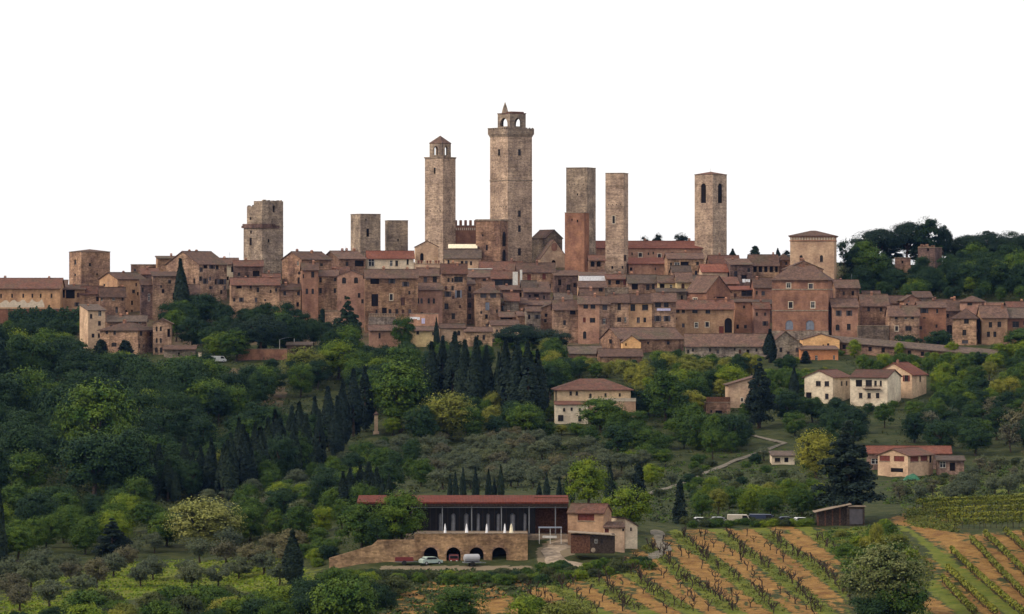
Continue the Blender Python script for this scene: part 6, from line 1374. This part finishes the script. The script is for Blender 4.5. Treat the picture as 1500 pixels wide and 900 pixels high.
# ---- bare old vines on their stakes
def vine_mesh(seed):
    r = random.Random(seed); mb = MB()
    mb.tube([(0,0,-.3),(.05,0,.35),(-.04,.03,.75)], [.11,.09,.08], 6)
    for k in range(r.choice((3,4,5))):
        a = r.uniform(0, 6.28); sp = r.uniform(.3,.75); z = r.uniform(1.2,1.9)
        mb.tube([(-.04,.03,.7),(math.cos(a)*sp*.6,math.sin(a)*sp*.6,.95),(math.cos(a)*sp,math.sin(a)*sp,z*.8),(math.cos(a)*sp*1.05,math.sin(a)*sp*1.05,z)], [.075,.06,.055,.04], 5)
        if r.random() < .6: mb.tube([(math.cos(a)*sp,math.sin(a)*sp,z*.8),(math.cos(a+.6)*sp*1.4,math.sin(a+.6)*sp*1.4,z*1.0)], [.045,.03], 4)
    if r.random() < .45: mb.tube([(.12,0,-.3),(.14,0,2.1)], [.045,.045], 5)
    return mb.mesh('grapevine', M['vinewood'])
VM = [vine_mesh(k) for k in range(8)]
nv = 0
r = random.Random(4)
for a, b_, k in rows_bare + rows_mid:
    L = (b_-a).length; t = -0.12*L
    while t < L*1.12:
        t += r.choice((1.1,1.3,1.6,2.2,3.0,4.2))
        if r.random() < .10: t += 6
        if nv > 235: t += r.uniform(2, 7)
        q = a + (b_-a)*(t/L); q = q + Vector((r.uniform(-.6,.6)+.9*math.sin(t*.09+k), 0))
        pxx = CX + q.x/q.y*F; zz = T(q.x, q.y); pyy = YH + (CAMZ-zz)/q.y*F
        if not in_poly(pxx, pyy, vine_poly) or pyy > 903 or q.y < 641 or nv >= 300: continue
        o = inst('grapevine', VM[r.randrange(8)], None, (q.x, q.y, zz), r.uniform(0, 6.28), (1.0, 1.0, r.uniform(.75, 1.2)))
        tag(o, 'gnarled leafless grapevine in the grassy rows of the old vineyard', 'grapevine', 'bare vines of the old vineyard'); nv += 1
# ---- leafy trellis rows
def vine_row(a, b_, label, hgt=1.4, dens=48, group='leafy trellis rows'):
    L = (b_-a).length; n = int(L*dens); t = rng.uniform(0, 1, n)
    px_ = a.x+(b_.x-a.x)*t; py_ = a.y+(b_.y-a.y)*t
    z0_ = T(a.x, a.y); o = thing('vine_row', label, 'vine row', (a.x, a.y, z0_), 0, group)
    nrm = np.array([-(b_-a).y, (b_-a).x])/L; off = rng.normal(0, .17, n)
    zz = terr(px_, py_) + hgt*(.45+.6*rng.uniform(0, 1, n)**.7)
    cen = np.stack([px_+nrm[0]*off-a.x, py_+nrm[1]*off-a.y, zz-z0_], 1)
    q = bpy.data.objects.new('foliage', leafmesh('vine_foliage', cen, np.stack([nrm[0]*np.sign(off), nrm[1]*np.sign(off), np.full(n, .8)], 1), .30, .6, LM['vine'])); C.objects.link(q); q.parent = o
    k = 0; m_ = max(3, int(L/5))
    for k in range(m_+1):
        x, y = a.x+(b_.x-a.x)*k/m_, a.y+(b_.y-a.y)*k/m_; z = T(x, y)-z0_
        mb = MB(); mb.tube([(x-a.x,y-a.y,z-.3),(x-a.x,y-a.y,z+hgt*1.05)], [.06,.06], 5); mb.build('post', M['vinewood'], o)
    mb = MB(); ns_ = int(L/1.1)
    for k in range(ns_):
        f = (k+.5)/ns_; x, y = a.x+(b_.x-a.x)*f, a.y+(b_.y-a.y)*f; z = T(x, y)-z0_
        mb.tube([(x-a.x,y-a.y,z-.2),(x-a.x+rng.normal(0,.08),y-a.y,z+hgt*.7)], [.055,.04], 4)
    mb.build('stems', M['vinewood'], o, False)['kind'] = 'stuff'
for a, b_ in rows_leafy: vine_row(a, b_, 'leafy vine row running down the orange soil of the trellised vineyard')
for k, (p, q) in enumerate((((1342,746),(1570,737)),((1352,752),(1570,745)),((1372,760),(1570,754)),((1386,768),(1570,763)),((1398,776),(1570,772)))):
    vine_row(hit(*p).xy, hit(*q).xy, 'leafy trellis row crossing the top of the vineyard above the orange soil', 2.0, 60, 'trellis rows along the top of the vineyard')

# ---- rough grass and weeds
def tufts(name, polys, n, size, mat, label, seed):
    r = random.Random(seed); pts = []
    while len(pts) < n:
        poly = polys[r.randrange(len(polys))]; xs_ = [p[0] for p in poly]; ys_ = [p[1] for p in poly]
        x, y = r.uniform(min(xs_), max(xs_)), r.uniform(min(ys_), max(ys_))
        if in_poly(x, y, poly):
            pts.append((x, y))
    P3 = []
    for x, y in pts:
        g = hit(x, y)
        if g: P3.append(g)
    c = np.array([[p.x, p.y, p.z] for p in P3]); c = np.repeat(c, 7, 0) + rng.normal(0, 1, (len(c)*7, 3))*np.array([.5, .5, .06]); c[:, 2] += size*.35
    o = bpy.data.objects.new(name, leafmesh(name, c, np.tile([0, -.4, .7], (len(c), 1)), size, .7, LM[mat])); C.objects.link(o)
    o['kind'] = 'stuff'; o['label'] = label; o['category'] = 'grass'
wood([(600,515),(730,508),(900,522),(880,545),(830,560),(730,560),(600,560)], 26, 18, [(4,'broad','dark'),(3,'broad','mid'),(1,'oval','dark'),(1,'bush','mid')], LB('at the foot of the central houses'), 'trees at the foot of the central houses', (5,9), 30)
wood([(-20,482),(130,488),(145,505),(-20,508)], 14, 17, [(4,'broad','dark'),(2,'broad','mid')], LB('close under the ivy wall'), 'trees close under the ivy wall', (6,9), 31)
wood([(1230,510),(1300,516),(1520,520),(1520,532),(1300,535),(1230,530)], 22, 16, [(3,'broad','mid'),(2,'broad','bright'),(2,'bush','mid'),(1,'bush','dark')], LB('along the roofed wall'), 'trees along the roofed wall', (3.5,6), 32)
# scrub that closes the gaps between the trees of the wooded slopes
def scrub(polys, n, seed, sz=(.8,2.0), mat='shrub', label='low scrub closing the gaps between the trees of the slopes'):
    r = random.Random(seed); cs = []; ns = []
    while n > 0:
        poly = polys[r.randrange(len(polys))]; xs_ = [p[0] for p in poly]; ys_ = [p[1] for p in poly]
        x, y = r.uniform(min(xs_), max(xs_)), r.uniform(min(ys_), max(ys_))
        if not in_poly(x, y, poly): continue
        n -= 1; g = hit(x, y)
        if g is None or inside(g): continue
        s = r.uniform(*sz); m = 46; d = sphere(m); d[:, 2] = np.abs(d[:, 2])
        if clash(x, y-s*F/g.y, y, 2, g.y): continue
        cs.append(np.array([g.x, g.y, g.z-.2]) + d*np.array([s*1.3, s*1.3, s])*rng.uniform(.7, 1.05, (m, 1))); ns.append(d*.6+np.array([0,0,.5]))
    o = bpy.data.objects.new('undergrowth', leafmesh('scrub', np.concatenate(cs), np.concatenate(ns), .36 if sz[1] > 1.5 else .26, .45, LM[mat])); C.objects.link(o)
    o['kind'] = 'stuff'; o['label'] = label; o['category'] = 'undergrowth'
scrub([[(-20,480),(140,480),(240,520),(600,505),(900,520),(1520,515),(1520,665),(1130,650),(960,690),(600,700),(420,790),(-20,800)], [(-20,480),(140,480),(240,520),(600,505),(600,700),(420,790),(-20,800)], [(1230,395),(1520,392),(1520,435),(1240,440)]], 3600, 33)
wood([(1000,768),(1190,766),(1195,772),(1000,775)], 40, 6, [(3,'bush','mid'),(2,'bush','shrub'),(1,'bush','bright')], LB('in front of the parked vehicles'), 'low bushes in front of the parked vehicles', (2.2,3.4), 36)
scrub([[(940,690),(1130,650),(1220,690),(1210,765),(950,770)], [(1290,705),(1520,668),(1520,735),(1400,742),(1300,745)], [(480,838),(790,838),(940,828),(900,845),(780,870),(620,905),(500,905)], [(1205,780),(1310,768),(1350,830),(1240,850)]], 1500, 37, (.3,.9), 'mid', 'weeds and low shrubs on the open banks')
tufts('grass', [[(0,880),(60,850),(150,825),(420,815),(470,850),(430,870),(250,865),(60,905),(0,905)]], 1500, .35, 'bright', 'rough spring grass of the olive meadow', 1)
tufts('undergrowth', [[(480,836),(790,836),(940,825),(960,835),(900,842),(780,866),(620,905),(500,905)], [(600,650),(960,690),(940,720),(600,722)], [(1320,705),(1500,672),(1500,725),(1300,740)], [(960,690),(1200,690),(1200,765),(950,765)]], 2600, .5, 'shrub', 'weedy undergrowth on the banks and slopes', 2)
tufts('weeds', [[(1215,775),(1300,770),(1345,800),(1372,835),(1330,905),(1290,840),(1235,820)], [(1330,745),(1400,742),(1400,780),(1330,770)]], 1500, .34, 'rowgrass', 'weedy green strip between the two vineyards', 3)
# grass along the vine rows
c = []
r = random.Random(9)
for a, b_, k in rows_bare:
    L = (b_-a).length
    for j in range(int(L*6.5)):
        t = r.uniform(-.12, 1.12); q = a+(b_-a)*t; q = Vector((q.x+r.gauss(0,1.0), q.y)); zz = T(q.x, q.y)
        pxx = CX + q.x/q.y*F; pyy = YH + (CAMZ-zz)/q.y*F
        if in_poly(pxx, pyy, vine_poly): c.append((q.x, q.y, zz+.08))
c = np.array(c); c = np.repeat(c, 4, 0) + rng.normal(0, 1, (len(c)*4, 3))*np.array([.25,.3,.05])
o = bpy.data.objects.new('grass', leafmesh('row_grass', c, np.tile([0, -.4, .8], (len(c), 1)), .24, .7, LM['rowgrass'])); C.objects.link(o); o['kind'] = 'stuff'; o['label'] = 'strips of green grass along the old vine rows'; o['category'] = 'grass'
print('woods', wn_, 'vines', nv, 'trees', len(trees))

# ------------------------------------------------------------------ the slightly blue air of the valley
mb = MB(); mb.box(-4050, 4050, -3050, 8050, float(ZZ.min())-1.0, 140)
hm = bpy.data.materials.new('valley_haze'); hm.use_nodes = True; nt = hm.node_tree
nt.nodes.remove(nt.nodes['Principled BSDF'])
pv = nt.nodes.new('ShaderNodeVolumePrincipled'); pv.inputs['Color'].default_value = (0.20, 0.42, 1.0, 1); pv.inputs['Density'].default_value = 0.000014
nt.links.new(pv.outputs[0], nt.nodes['Material Output'].inputs['Volume'])
o = mb.build('haze', hm); o['kind'] = 'stuff'; o['label'] = 'thin bluish valley haze'
